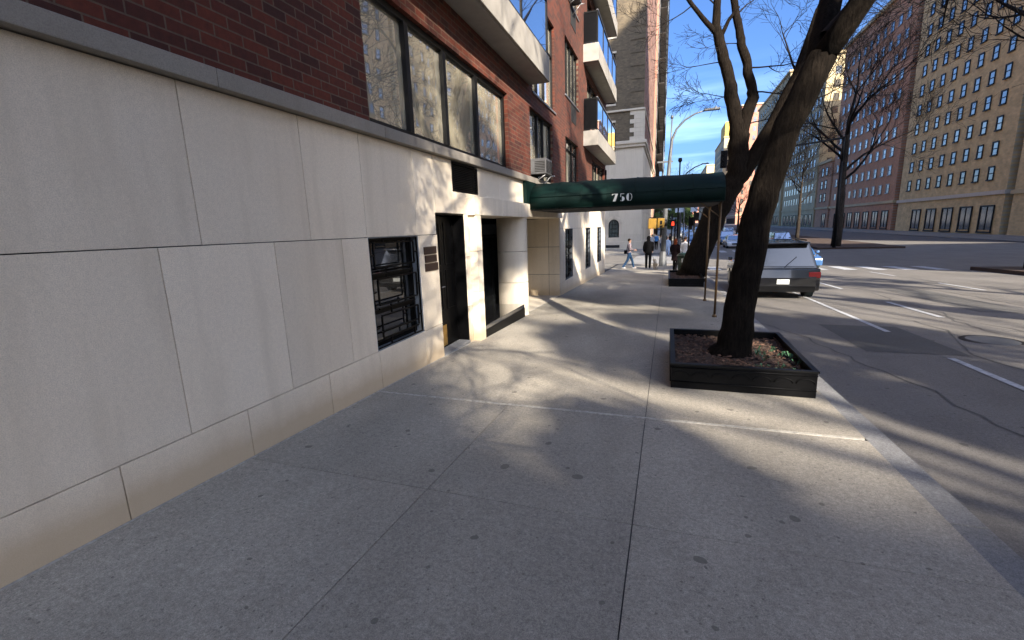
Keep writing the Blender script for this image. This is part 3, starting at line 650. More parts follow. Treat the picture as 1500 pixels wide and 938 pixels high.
# ------------------------------------------------------------------ tree pits and trees
def planter(x0, x1, y0, y1, label, seed, sprigs=True):
    rr = random.Random(seed); zt = gz(y0)+.27; zb = gz(y1)
    p = thing('tree_planter', label, 'planter', (x0, y0, gz(y0)), 'black iron tree planters')
    b = MB(); t_ = .03
    b.box(x0, x1, y0, y0+t_, zb-.1, zt); b.box(x0, x1, y1-t_, y1, zb-.1, zt); b.box(x0, x0+t_, y0+t_, y1-t_, zb-.1, zt); b.box(x1-t_, x1, y0+t_, y1-t_, zb-.1, zt)
    b.build('side_panels', 'blackm', p)
    b = MB()   # cast relief: arches and mouldings
    for (ax, ay, bx_, by_) in ((x0, y0, x1, y0), (x0, y1, x0, y0)):
        Ln = math.hypot(bx_-ax, by_-ay); ux, uy = (bx_-ax)/Ln, (by_-ay)/Ln; nx, ny = uy, -ux
        n = int(Ln/.2)
        for k in range(n):
            c = (k+.5)*Ln/n; r_ = Ln/n*.42
            pts = [(ax+ux*(c+r_*math.cos(R(a)))+nx*.006, ay+uy*(c+r_*math.cos(R(a)))+ny*.006, zt-.12+r_*.6*math.sin(R(a))) for a in range(0, 181, 20)]
            b.tube(pts, .004, 5)
        for z in (zt-.03, zt-.19): b.tube([(ax+nx*.006, ay+ny*.006, z), (bx_+nx*.006, by_+ny*.006, z)], .008, 6)
    b.build('relief', 'blackm', p)
    b = MB(); e = .012
    for q in ((x0-e, x1+e, y0-e, y0+t_+e), (x0-e, x1+e, y1-t_-e, y1+e), (x0-e, x0+t_+e, y0+t_+e, y1-t_-e), (x1-t_-e, x1+e, y0+t_+e, y1-t_-e)): b.box(*q, zt, zt+.018)
    b.build('rim', 'frame', p)
    b = MB(); nx_ = 34; ny_ = 40; vs = []
    for i in range(nx_+1):
        for j in range(ny_+1):
            vs.append((x0+t_+(x1-x0-2*t_)*i/nx_, y0+t_+(y1-y0-2*t_)*j/ny_, zt-.075+rr.uniform(-.018, .018)))
    b.add(vs, [(i*(ny_+1)+j, (i+1)*(ny_+1)+j, (i+1)*(ny_+1)+j+1, i*(ny_+1)+j+1) for i in range(nx_) for j in range(ny_)]); b.build('soil', 'soil', p)
    b = MB()
    for k in range(900):
        x = rr.uniform(x0+.05, x1-.05); y = rr.uniform(y0+.05, y1-.05); a = rr.uniform(0, 6.28); l_ = rr.uniform(.010, .028); w_ = l_*.4; z = zt-.058+rr.uniform(-.01, .012)
        c, s_ = math.cos(a), math.sin(a); t1, t2 = rr.uniform(-.008, .008), rr.uniform(-.008, .008)
        b.add([(x-c*l_-s_*w_, y-s_*l_+c*w_, z+t1), (x-c*l_+s_*w_, y-s_*l_-c*w_, z+t2), (x+c*l_+s_*w_, y+s_*l_-c*w_, z-t1), (x+c*l_-s_*w_, y+s_*l_+c*w_, z-t2)], [(0, 1, 2, 3)])
    tag(b.build('wood_chips', 'chip', p), kind='stuff')
    if sprigs:
        b = MB()
        for k in range(12):
            x = rr.uniform(x1-.45, x1-.06); y = rr.uniform(y0+.08, y1-.3)
            for q in range(6):
                a = rr.uniform(0, 6.28); l_ = rr.uniform(.04, .10); h = rr.uniform(.02, .08); s_ = .22
                b.add([(x, y, zt-.07), (x+l_*.6*math.cos(a-s_), y+l_*.6*math.sin(a-s_), zt-.06+h), (x+l_*math.cos(a), y+l_*math.sin(a), zt-.06+h*.7), (x+l_*.6*math.cos(a+s_), y+l_*.6*math.sin(a+s_), zt-.06+h)], [(0, 1, 2, 3)])
        tag(b.build('leafy_sprigs', 'sprig', p), kind='stuff')
    return p
planter(.09, 1.50, 5.15, 6.95, 'nearest black iron tree planter with mulch around the closest trunk', 5)
planter(.09, 1.24, 16.8, 19.9, 'second black iron tree planter, beyond the awning poles', 6, False)
def grow(b, p, d, L_, r, lvl, rr, maxl, up=.15, spread=.62, n=None, minr=.004):
    seg = 4 if lvl < maxl else 3; pts = [p]; rads = [r]; q = Vector(p); dd = Vector(d).normalized()
    for k in range(seg):
        dd = (dd+Vector((rr.uniform(-1, 1), rr.uniform(-1, 1), rr.uniform(-1, 1)))*.20+Vector((0, 0, up*.3))).normalized()
        q = q+dd*(L_/seg); pts.append(q.copy()); rads.append(max(minr, r*(1-.55*(k+1)/seg)))
    b.tube(pts, rads, 7 if lvl <= 1 else (5 if lvl == 2 else 3), cap=False)
    if lvl >= maxl: return
    nb = n or (3 if lvl == 0 else rr.choice((3, 4)))
    for k in range(nb+1):
        t_ = rr.uniform(.35, 1) if k < nb else 1.0
        i = min(seg-1, int(t_*seg)); base = pts[i].lerp(pts[i+1], t_*seg-i) if k < nb else pts[-1]
        nd = (dd if k == nb else (pts[i+1]-pts[i]).normalized())
        side = nd.orthogonal().normalized(); side.rotate(Matrix.Rotation(rr.uniform(0, 6.28), 3, nd))
        nd = (nd*(1-spread*.5)+side*spread*rr.uniform(.7, 1.15)+Vector((0, 0, up))).normalized() if k < nb else (nd+side*.25).normalized()
        grow(b, base, nd, L_*rr.uniform(.55, .78), max(minr, rads[min(i+1, seg)]*rr.uniform(.55, .8)), lvl+1, rr, maxl, up, spread, None, minr)
def limb(b, pts, rads, n=12, wob=.0, seed=1):
    rr = random.Random(seed); P_ = []; R_ = []
    for i in range(len(pts)-1):
        a, c = Vector(pts[i]), Vector(pts[i+1])
        for k in range(3):
            t_ = k/3; j = Vector((rr.uniform(-1, 1), rr.uniform(-1, 1), 0))*wob*rads[i]*(1 if (i or k) else 0)
            P_.append(a.lerp(c, t_)+j); R_.append((rads[i]*(1-t_)+rads[i+1]*t_)*(1+rr.uniform(-.5, .5)*wob))
    P_.append(Vector(pts[-1])); R_.append(rads[-1]); b.tube(P_, R_, n)
# nearest tree
t1 = thing('street_tree', 'nearest bare street tree, its rough trunk leaning out of the right edge', 'tree', (.86, 6.05, gz(6)+.15), 'bare street trees along the kerb')
b = MB()
limb(b, [(.79, 6.05, -.08), (.83, 6.05, .12), (.86, 6.06, .45), (.90, 6.08, .87), (.945, 6.1, 1.28), (.99, 6.12, 1.65), (1.06, 6.15, 2.0), (1.25, 6.2, 2.7), (1.55, 6.25, 3.4)], [.30, .205, .182, .172, .168, .165, .16, .15, .14], 16, .06, 2)
limb(b, [(1.52, 6.25, 3.35), (2.1, 5.9, 4.3), (2.5, 5.2, 5.6), (2.7, 4.8, 7.0)], [.13, .11, .09, .05], 9, .1, 3)
limb(b, [(1.5, 6.25, 3.3), (1.75, 6.9, 4.4), (1.9, 7.6, 5.8), (2.3, 8.4, 7.3)], [.13, .11, .09, .05], 9, .1, 4)
b.build('trunk', 'bark', t1)
rr = random.Random(11); b = MB()
for p, d, r_ in (((2.1, 5.9, 4.3), (1, .1, .5), .06), ((2.5, 5.2, 5.6), (.5, -.8, .6), .06), ((2.7, 4.8, 7.0), (.2, -.2, 1), .05), ((1.9, 7.6, 5.8), (.9, .3, .6), .06), ((2.3, 8.4, 7.3), (.5, .5, 1), .05), ((2.3, 8.4, 7.3), (-.1, .2, 1), .05), ((1.55, 6.25, 3.6), (.9, .3, .8), .06)):
    grow(b, Vector(p), Vector(d), 2.1, r_, 0, rr, 4, .10, .62)
b.build('crown', 'twig', t1)
# second tree: trunk leans over the kerb and forks
t2 = thing('street_tree', 'second bare street tree beyond the awning, leaning right and forking against the sky', 'tree', (.95, 18.6, gz(18.6)+.15), 'bare street trees along the kerb')
b = MB(); Y2 = 19.0
limb(b, [(.86, Y2, -.55), (.95, Y2, -.3), (1.08, Y2, .13), (1.33, Y2, 1.04), (1.66, Y2, 1.99), (2.02, Y2, 2.65), (2.22, Y2, 3.0), (2.35, Y2, 3.45), (2.33, Y2, 3.95), (2.32, Y2, 4.65), (2.20, Y2, 5.17), (1.98, Y2, 6.06), (1.92, Y2, 6.5), (1.73, Y2, 7.09), (1.60, Y2, 7.5), (1.46, Y2, 8.01), (1.36, Y2, 8.4), (1.36, Y2, 9.21), (1.45, Y2, 10.4), (1.3, Y2, 11.6)],
     [.56, .50, .47, .44, .43, .40, .38, .36, .35, .32, .25, .23, .20, .19, .18, .17, .14, .12, .08, .04], 16, .08, 5)
limb(b, [(2.34, Y2, 4.3), (2.48, Y2, 5.3), (2.68, Y2, 5.9), (2.64, Y2, 6.2), (2.46, Y2, 6.75), (2.42, Y2, 7.1), (2.22, Y2, 7.6), (2.16, Y2, 7.95), (2.0, Y2, 8.6), (1.86, Y2, 9.2), (1.9, Y2, 10.3)], [.24, .22, .19, .16, .15, .15, .14, .13, .12, .11, .06], 12, .1, 6)
limb(b, [(2.1, Y2, 2.85), (2.5, Y2, 3.3), (2.85, Y2, 3.9), (3.3, 18.8, 4.9), (3.9, 18.6, 6.4), (4.3, 18.4, 8.2)], [.33, .30, .26, .21, .15, .08], 12, .1, 7)
limb(b, [(1.46, Y2, 8.05), (1.05, 18.9, 8.5), (.55, 18.8, 9.1), (.25, 18.7, 9.5), (-.1, 18.6, 9.9)], [.10, .085, .07, .06, .04], 8, .1, 8)
limb(b, [(1.50, Y2, 7.95), (1.75, Y2, 8.5), (2.05, 18.9, 8.85)], [.08, .06, .05], 8, .1, 9)
b.build('trunk', 'bark', t2)
rr = random.Random(21); b = MB()
for p, d, L_, r_ in (((-.1, 18.6, 9.9), (-.6, .1, .8), 1.5, .03), ((.55, 18.8, 9.1), (-.7, -.1, -.5), 1.3, .022), ((1.7, Y2, 7.2), (-1, .2, .1), 1.3, .020), ((2.0, Y2, 6.0), (-1, -.2, .35), 1.2, .018), ((1.36, Y2, 9.0), (-.6, .1, .9), 1.6, .03), ((1.9, Y2, 8.6), (.8, .3, .5), 1.3, .03),
                     ((2.45, Y2, 6.9), (1, .2, .1), 1.5, .03), ((2.6, Y2, 6.1), (.9, -.2, -.2), 1.5, .03), ((2.2, Y2, 7.7), (-.9, .1, .1), 1.0, .018), ((1.9, Y2, 10.3), (.2, 0, 1), 1.6, .05), ((1.3, Y2, 11.6), (-.3, 0, 1), 1.6, .04), ((4.3, 18.4, 8.2), (.4, 0, 1), 2.2, .07),
                     ((3.3, 18.8, 4.9), (1, -.1, .3), 1.8, .05), ((3.9, 18.6, 6.4), (-.3, .3, .8), 1.6, .04), ((2.42, Y2, 5.0), (1, 0, .3), 1.4, .025), ((1.98, Y2, 6.1), (-1, 0, -.2), .9, .014)):
    grow(b, Vector(p), Vector(d), L_, r_, 0, rr, 3, .04, .72, None, .0055)
b.build('crown', 'twig', t2)
def leafball(b, c, rad, n, rr, s=.06):
    for k in range(n):
        v = Vector((rr.gauss(0, 1), rr.gauss(0, 1), rr.gauss(0, 1))).normalized()*rad*rr.random()**.4
        p = Vector(c)+Vector((v.x, v.y, v.z*.8)); a = Vector((rr.uniform(-1, 1), rr.uniform(-1, 1), rr.uniform(-1, 1))).normalized(); q = a.orthogonal().normalized(); l_ = s*rr.uniform(.6, 1.4)
        b.add([p-a*l_, p+q*l_*.5, p+a*l_, p-q*l_*.5], [(0, 1, 2, 3)])
def tree(x, y, h, label, seed, leaves=0, r=.16, group=None, crown_r=2.4, ls=.12, lean=0, depth=3):
    rr = random.Random(seed); z = gz(y)
    t_ = thing('street_tree' if not leaves else 'leafy_tree', label, 'tree', (x, y, z), group)
    b = MB(); tips = []; hh = h*.36
    limb(b, [(x, y, z-.1), (x+lean*.3, y, z+hh*.5), (x+lean, y+.1, z+hh), (x+lean*1.4, y, z+h*.62)], [r*1.3, r, r*.8, r*.45], 9, .1, seed); b.build('trunk', 'bark2', t_)
    b = MB(); 
    for k in range(7):
        a = k*0.9+rr.uniform(-.3, .3); f = .32+.3*k/7; p = Vector((x+lean*f*2.2, y, z+h*f)); d = Vector((math.cos(a), math.sin(a), .8+.2*k/4))
        grow(b, p, d, h*.23, r*.38, 0, rr, depth if not leaves else 2, .1, .62, None, .010 if not leaves else .012); tips.append(p+d.normalized()*h*.26)
    grow(b, Vector((x+lean*1.4, y, z+h*.6)), Vector((0, 0, 1)), h*.24, r*.4, 0, rr, depth if not leaves else 2, .1, .6, None, .01)
    b.build('branches' if leaves else 'crown', 'twig', t_)
    if leaves:
        b = MB(); nb = 16
        for k in range(nb):
            a = rr.uniform(0, 6.28); q = rr.random()**.5*crown_r; zz = z+h*rr.uniform(.42, .95)
            leafball(b, (x+lean+q*math.cos(a), y+q*math.sin(a), zz), crown_r*rr.uniform(.22, .42), leaves//nb, rr, ls)
        tag(b.build('crown', 'leafg', t_), kind='stuff')
    return t_
# trees on the far sidewalk across the side street, seen under and over the awning
tree(.9, 66, 5.2, 'small green tree just across the side street, behind the traffic signal', 31, 5200, .12, None, 1.7, .13)
tree(-.6, 74, 6.0, 'green tree behind the lamp post, left of the other small leafy one', 32, 5200, .13, None, 1.9, .14)
tree(3.0, 88, 6.2, 'low leafy tree behind the pale sign backs', 33, 4200, .12, None, 2.2, .15)
tree(2.1, 98, 13.5, 'tall bare tree far beyond the crossing, its top showing above the awning', 34, 0, .24, 'distant bare trees')
tree(5.5, 125, 12.5, 'distant bare tree whose top shows above the middle of the awning', 35, 0, .26, 'distant bare trees')
tree(12.5, 96, 9.0, 'bare tree with a pale trunk at the end of the distant median', 36, 0, .2, 'distant bare trees')
# the wide median: unseen leafy trees added behind the right shoulder to filter the sunlight
for i, (x, y, h, lv_, cr_) in enumerate(((17.0, -14.2, 22.5, 9500, 2.7), (17.5, -7.6, 23.0, 13000, 3.8), (16.8, -.2, 20.5, 6000, 2.6), (17.3, 7.4, 18.5, 3500, 2.6))):
    tree(x, y, h, ['tall unseen median tree added to filter the sun, farthest back', 'tall unseen median tree added to filter the sun, second from the back', 'tall unseen median tree added to filter the sun, third from the back', 'tall unseen median tree added to filter the sun, nearest the crossing'][i], 40+i, lv_, .22, 'unseen trees added on the median', cr_, .16)
for i, (x, y) in enumerate(((15.6, 26.3), (16.2, 54.5), (16.8, 72))):
    tree(x, y, (21, 20, 15)[i], ['bare median tree closest to the crossing', 'bare median tree, second beyond the crossing', 'bare median tree, third beyond the crossing'][i], 50+i, 0, (.42, .36, .2)[i], 'bare trees on the median', depth=4)
# unseen kerb trees added behind the camera to shade wall and walk
tree(1.0, -5.2, 11.5, 'unseen bare kerb tree added behind the viewpoint for its branch shadows', 61, 0, .2, 'bare street trees along the kerb', lean=.6, depth=4)

tree(1.25, -1.5, 12.5, 'unseen kerb tree with a few late leaves, added behind the viewpoint to dapple the wall', 62, 3400, .15, 'bare street trees along the kerb', 2.9, .05, lean=.2)

# ------------------------------------------------------------------ neighbour across the side street
nb = thing('corner_building', 'beige brick tower with limestone base and arched window across the side street', 'apartment building', (-2.85, 55, gz(55)))
NX0 = -2.87
def wall_xz(b, y, x0, x1, z0, z1, holes, depth=.0):
    xs_ = sorted({x0, x1, *[h[0] for h in holes], *[h[1] for h in holes]}); zs_ = sorted({z0, z1, *[h[2] for h in holes], *[h[3] for h in holes]})
    for i in range(len(xs_)-1):
        for j in range(len(zs_)-1):
            a = (xs_[i]+xs_[i+1])/2; c = (zs_[j]+zs_[j+1])/2
            if any(h[0] < a < h[1] and h[2] < c < h[3] for h in holes): continue
            b.quad((xs_[i], y, zs_[j]), (xs_[i+1], y, zs_[j]), (xs_[i+1], y, zs_[j+1]), (xs_[i], y, zs_[j+1]))
    if depth:
        for a, c, d, e in holes:
            b.quad((a, y, d), (a, y+depth, d), (a, y+depth, e), (a, y, e)); b.quad((c, y, d), (c, y, e), (c, y+depth, e), (c, y+depth, d))
            b.quad((a, y, e), (a, y+depth, e), (c, y+depth, e), (c, y, e)); b.quad((a, y, d), (c, y, d), (c, y+depth, d), (a, y+depth, d))
NBH = 46
sideh = [(-7.5, -6.05, z, z+1.75) for z in (11.2, 14.9, 18.3, 21.7, 25.1)]+[(-11.5, -10, z, z+1.75) for z in (4.8, 11.2, 14.9, 18.3, 21.7, 25.1)]+[(-16.5, -15, z, z+1.75) for z in (.6, 4.8, 11.2, 14.9, 18.3, 21.7, 25.1)]
lowh = [h for h in sideh if h[2] < 10]+[(-7.6, -6.2, 4.15, 5.2)]
b = MB(); wall_xz(b, 55, -40, NX0, -1.6, 10.2, lowh+[(-6.62, -5.40, .25, 2.33)], .22)
fh = [(y, y+1.2, z, z+1.9) for y in [58, 61.5, 65, 68.5, 72, 75.5, 79, 82.5] for z in (1.2, 5.4)]
wall_yz(b, NX0, 55, 86, -1.6, 10.2, fh, .25); b.build('limestone_base', 'nb_stone', nb)
b = MB(); wall_xz(b, 55.02, -40, NX0-.02, 10.85, NBH, [h for h in sideh if h[2] > 10], .2); b.quad((-40, 55.02, NBH), (NX0-.02, 55.02, NBH), (NX0-.02, 86, NBH), (-40, 86, NBH)); b.build('side_brick', 'nb_brick', nb)
fh2 = [(y, y+1.3, z, z+1.8) for y in [57.2, 60.8, 64.5, 68.5, 72.5, 76.5, 80.5, 83.7] for z in [11.3+3.4*k for k in range(10)]]
b = MB(); wall_yz(b, NX0-.02, 55.02, 86, 10.85, NBH, fh2, .2); b.build('front_brick', 'nb_brick2', nb)
b = MB(); b.box(-40, NX0+.16, 54.72, 86, 10.2, 10.5); b.box(-40, NX0+.32, 54.54, 86, 10.5, 10.85, .05); b.build('cornice', 'nb_stone', nb); one('belt_course', 'nb_stone', nb, (-40, NX0+.10, 54.8, 86, 14.0, 14.2, .02))
for k in range(7): w_ = (1.5, 1.05)[k % 2]; one('quoin', 'nb_stone', nb, (NX0-.02-w_, NX0+.06, 54.95, 54.95+(1.0, .7)[k % 2], 10.86+k*.45, 10.86+k*.45+.44, .015))
for k in range(24):
    z = 14.6+k*1.3; one('brick_band', 'nb_brick', nb, (NX0-1.5, NX0-.05, 54.96, 55.02, z, z+.22))
b = MB(); b.box(-40, NX0+.10, 54.88, 86, -1.6, -.25, .02); b.build('plinth', 'nb_stone', nb)
def nbwin(x=None, y=None, z=0, wd_=1.3, h=1.8, side=True):
    o = bpy.data.objects.new('window', None); C.objects.link(o); o.parent = nb
    if side:
        o.location = (x+2.85, .2, z-gz(55)); q = MB(); a = org(o)
        one('pane', 'glassdk', o, (x, x+wd_, 55.21, 55.22, z, z+h)); one('frame', 'frame', o, (x, x+.08, 55.12, 55.2, z, z+h), (x+wd_-.08, x+wd_, 55.12, 55.2, z, z+h), (x+.08, x+wd_-.08, 55.12, 55.19, z+h*.48, z+h*.54)); one('surround', 'nb_stone', o, (x-.12, x+wd_+.12, 54.93, 55.0, z-.2, z-.003), (x-.1, x+wd_+.1, 54.95, 55.0, z+h+.003, z+h+.2))
    return o
for h in sideh: nbwin(h[0], None, h[2], h[1]-h[0], h[3]-h[2])
o = bpy.data.objects.new('window', None); C.objects.link(o); o.parent = nb; o.location = (.2, 3, 12)
pn = one('pane', 'glass', o, (NX0-.22, NX0-.21, 57.2, 58.5, 11.3, 13.1)); one('frame', 'frame', o, (NX0-.2, NX0-.14, 57.2, 57.28, 11.3, 13.1), (NX0-.2, NX0-.14, 58.42, 58.5, 11.3, 13.1), (NX0-.2, NX0-.14, 57.28, 58.42, 12.15, 12.25))
for h in fh2[1:]+[(a, b_, c, d) for a, b_, c, d in fh]:
    cc = copy_tree(o, nb); cc.location = (.2, 3+h[0]-57.2, 12+h[2]-11.3)
# arched window with its surround
aw2 = bpy.data.objects.new('arched_window', None); C.objects.link(aw2); aw2.parent = nb; aw2.location = (-3.16, 0, 1.3); aw2['label'] = 'black arched window in the limestone corner'
def archpts(cx, r_, z0, zs, k=14): return [(cx-r_, z0), (cx-r_, zs)]+[(cx+r_*math.cos(R(a)), zs+r_*math.sin(R(a))) for a in [180-180*i/k for i in range(1, k)]]+[(cx+r_, zs), (cx+r_, z0)]
b = MB(); b.prism(archpts(-6.01, .52, .28, 1.72), 'y', 55.10, 55.12); b.build('pane', 'lattice', aw2)
b = MB()   # spandrel: fills the square head of the opening round the arch
for sgn in (-1, 1):
    pts = [(-6.01+sgn*.605, 2.325), (-6.01+sgn*.605, 1.72)]+[(-6.01+sgn*.60*math.cos(R(a)), 1.72+.60*math.sin(R(a))) for a in (0, 15, 30, 45, 60, 75, 90)]+[(-6.01, 2.325)]
    b.prism(pts, 'y', 54.99, 55.1)
b.build('spandrel', 'nb_stone', aw2)
b = MB(); r0 = archpts(-6.01, .60, .25, 1.72); r1 = archpts(-6.01, .50, .33, 1.72); n_ = len(r0)
vs = [(x, 55.0, z) for x, z in r0]+[(x, 55.0, z) for x, z in r1]+[(x, 55.11, z) for x, z in r0]+[(x, 55.11, z) for x, z in r1]
fs = []
for i in range(n_):
    j = (i+1) % n_; fs += [(i, j, n_+j, n_+i), (n_+i, n_+j, 3*n_+j, 3*n_+i)]
b.add(vs, fs)
for q in (-.17, .17): b.box(-6.01+q-.018, -6.01+q+.018, 55.03, 55.10, .3, 2.15)
for z in (.78, 1.25, 1.72): b.box(-6.5, -5.52, 55.035, 55.10, z-.018, z+.018)
b.build('frame', 'blackm', aw2)
b = MB()
for k in range(9):
    a0, a1 = R(180-20*k-1), R(180-20*(k+1)+1); b.prism([(-6.01+.66*math.cos(a0), 1.74+.66*math.sin(a0)), (-6.01+.98*math.cos(a0), 1.74+.98*math.sin(a0)), (-6.01+.98*math.cos(a1), 1.74+.98*math.sin(a1)), (-6.01+.66*math.cos(a1), 1.74+.66*math.sin(a1))], 'y', 54.94, 55.0)
b.build('voussoirs', 'nb_stone', aw2)
one('core', 'dark', nb, (-39, NX0-.4, 55.4, 85.5, -1.5, NBH-.3)); one('basement_vent', 'dark', nb, (-6.9, -5.3, 54.86, 54.879, -.95, -.62))
# tall building with hoist scaffold further on
fb = thing('apartment_building', 'tall grey and brick building beyond the beige corner tower, behind the scaffold', 'apartment building', (-2.85, 87, gz(87)))
fh3 = [(y, y+1.5, z, z+2) for y in (89, 93, 97, 101, 105, 109, 113, 117) for z in [3+4.3*k for k in range(14)]]
b = MB(); wall_yz(b, -2.9, 86.5, 122, -1.5, 66, fh3, .3); b.quad((-40, 86.5, -1.5), (-2.9, 86.5, -1.5), (-2.9, 86.5, 66), (-40, 86.5, 66)); b.quad((-40, 122, -1.5), (-2.9, 122, -1.5), (-2.9, 122, 66), (-40, 122, 66)); b.build('wall', 'greybrick', fb)
one('core', 'dark', fb, (-39.5, -3.3, 87, 121.5, -1.4, 65.8))
q = one('window', 'glassdk', fb, (-3.21, -3.19, 89, 90.5, 3, 5)); q0 = q
for k_, h in enumerate(fh3[1:99]):
    c = q0.copy(); C.objects.link(c); c.parent = fb; c.location = (0, h[0]-89, h[2]-3)
one('pier', 'salmon', fb, (-2.9, -2.6, 86.5, 87.6, -1.5, 66)); one('pier', 'salmon', fb, (-2.9, -2.6, 120.9, 122, -1.5, 66))
sc = thing('scaffold', 'tall dark pipe scaffold running up the facade beyond the beige corner tower', 'scaffold', (-2.5, 92, gz(92)))
b = MB()
for y in [91+3*k for k in range(11)]:
    for x in (-2.45, -1.35): b.tube([(x, y, gz(y)), (x, y, 64)], .045, 5)
    for z in [2.2+2*k for k in range(31)]: b.tube([(-2.45, y, z), (-1.35, y, z)], .03, 4)
b.build('uprights', 'frame', sc)
b = MB()
for z in [2.2+2*k for k in range(31)]:
    for x in (-2.45, -1.35): b.tube([(x, 91, z), (x, 121, z)], .035, 4); b.tube([(x, 91, z+1), (x, 121, z+1)], .025, 4)
    for k in range(5):
        y = 91+6*k; b.tube([(-1.35, y, z), (-1.35, y+3, z+2)], .025, 4)
b.build('rails', 'frame', sc)
b = MB()
for z in [2.2+4*k for k in range(15)]: b.box(-2.4, -1.4, 91, 121, z-.05, z)
b.build('platforms', 'greybrick', sc)
b = MB()
rr = random.Random(5)
for k in range(26):
    z = 4+2*rr.randrange(28); y = 91+3*rr.randrange(9); one('mesh_sheet', 'bluegrey', sc, (-1.31, -1.29, y, y+2.9, z+.2, z+1.9))

# ------------------------------------------------------------------ buildings across the avenue
def block(name, label, x0, y0, y1, H, mat, seed, dep=22, wmat='farglass', win=True, roof='cream', fl=3.4, ws=(1.5, 1.9), step=3.3, side=True):
    g_ = gz((y0+y1)/2); t_ = thing(name, label, 'apartment building', (x0, y0, g_), 'buildings across the avenue')
    one('wall', mat, t_, (x0, x0+dep, y0, y1, g_-2, g_+H)); one('cornice', roof, t_, (x0-.5, x0+dep, y0-.5, y1+.3, g_+H, g_+H+.7)); one('band_course', roof, t_, (x0-.25, x0+dep, y0-.25, y1+.15, g_+5, g_+5.5))
    rr = random.Random(seed); k = int((y1-y0-1.5)//step); nf = int((H-6)/fl)
    if win:
        q = None; cnt = 0; stuff = MB()
        off = (y1-y0-(k-1)*step)/2
        for f in range(nf-1, -1, -1):
            for j in range(k):
                y = y0+off+j*step-ws[0]/2; z = g_+7+f*fl
                if cnt < 96:
                    if q is None:
                        q = bpy.data.objects.new('window', None); C.objects.link(q); q.parent = t_; q.location = (x0-x0, y-y0, z-g_)
                        one('pane', wmat, q, (x0-.05, x0-.03, y, y+ws[0], z, z+ws[1])); one('frame', 'frame' if rr.random() < .5 else 'silver', q, (x0-.12, x0-.051, y-.12, y, z, z+ws[1]), (x0-.12, x0-.051, y+ws[0], y+ws[0]+.12, z, z+ws[1]), (x0-.13, x0-.051, y-.12, y+ws[0]+.12, z+ws[1]+.001, z+ws[1]+.18), (x0-.2, x0-.051, y-.15, y+ws[0]+.15, z-.16, z-.001), (x0-.09, x0-.052, y, y+ws[0], z+ws[1]*.47, z+ws[1]*.54))
                    else: copy_tree(q, t_, (0, y-y0, z-g_))
                    cnt += 1
                else: stuff.box(x0-.06, x0-.03, y, y+ws[0], z, z+ws[1])
        if stuff.v: tag(stuff.build('lower_windows', wmat, t_), kind='stuff')
        if side:   # windows on the end wall that faces the viewpoint
            s2 = MB()
            for f in range(nf):
                for j in range(int(dep//4.2)): x = x0+2+j*4.2; z = g_+7+f*fl; s2.box(x, x+1.4, y0-.06, y0-.03, z, z+ws[1])
            tag(s2.build('end_windows', wmat, t_), kind='stuff')
    if win:   # shop fronts and doors along the street
        q = None
        for j in range(int((y1-y0-2)//4.6)):
            y = y0+1.6+j*4.6
            if q is None:
                q = bpy.data.objects.new('ground_floor_window', None); C.objects.link(q); q.parent = t_; q.location = (0, y-y0, .4)
                one('pane', wmat, q, (x0-.06, x0-.03, y, y+2.6, g_+.5, g_+3.5)); one('frame', 'frame', q, (x0-.16, x0-.061, y-.15, y, g_+.3, g_+3.7), (x0-.16, x0-.061, y+2.6, y+2.75, g_+.3, g_+3.7), (x0-.15, x0-.061, y, y+2.6, g_+3.5, g_+3.7), (x0-.12, x0-.061, y+1.25, y+1.35, g_+.5, g_+3.5), (x0-.2, x0-.061, y-.2, y+2.8, g_+.1, g_+.3))
            else: copy_tree(q, t_, (0, y-y0, .4))
    return t_
block('apartment_building', 'unseen tall tan slab added across the avenue, far behind the viewpoint, to shade the near wall', 40, -140, -76.0, 78, 'tan_brick', 1, win=False)  # unseen slab added so its shadow covers the near stone wall
block('apartment_building', 'unseen lower wing added beside the tall tan slab to shade the foreground sidewalk', 40, -75.4, -65.2, 43.5, 'cream', 1, win=False)  # unseen wing, its roof edge set to keep sun off the foreground
block('apartment_building', 'unseen slim pale tower added across the avenue to shade the beige corner tower', 40, -7, 3, 60, 'cream', 2, win=False)  # unseen tower added to throw shade on the corner building's side
block('town_house', 'low white town house row across the avenue, well behind the viewpoint', 40, -64, -8, 12, 'cream', 14, win=False)
block('apartment_building', 'low cream block beside the slim tower across the avenue', 40, 3.8, 27, 20, 'cream', 2, win=False)
block('apartment_building', 'tan brick apartment block across the avenue opposite the crossing', 40, 50, 74, 41, 'tan_brick', 3, ws=(1.0,1.5), step=3.0, fl=3.0, wmat='farglass')
block('apartment_building', 'yellow tan apartment block mirrored in the long window band', 40, 75.5, 104, 46, 'tan_brick', 4, roof='stone_clean', ws=(1.0,1.5), step=3.1, fl=3.1, wmat='farglass')
block('apartment_building', 'orange brick apartment block mirrored in the rightmost pane', 40, 106, 142, 43, 'orange_brick', 5, ws=(1.2,1.5), wmat='farglass')
block('apartment_building', 'cream apartment block across the avenue, beyond the orange one', 40, 156, 196, 46, 'cream', 6)
block('apartment_building', 'tall cream tower behind the fork of the second tree', 40, 200, 262, 54, 'cream', 7, fl=4.2, step=5)
block('apartment_building', 'salmon brick tower rising right behind the awning end', 38, 305, 352, 66, 'salmon', 8, fl=5, step=6, ws=(2, 2.6))
yb = block('apartment_building', 'cream block topped by a yellow penthouse on the skyline', 36, 372, 440, 60, 'cream', 9, fl=5, step=7, ws=(2.2, 2.8))
one('penthouse', 'ochre', yb, (37, 52, 380, 410, gz(400)+60.7, gz(400)+72)); 
block('apartment_building', 'low cream block at the far left end of the distant skyline', 32, 470, 560, 52, 'cream', 10, fl=6, step=9, ws=(2.5, 3), side=False)
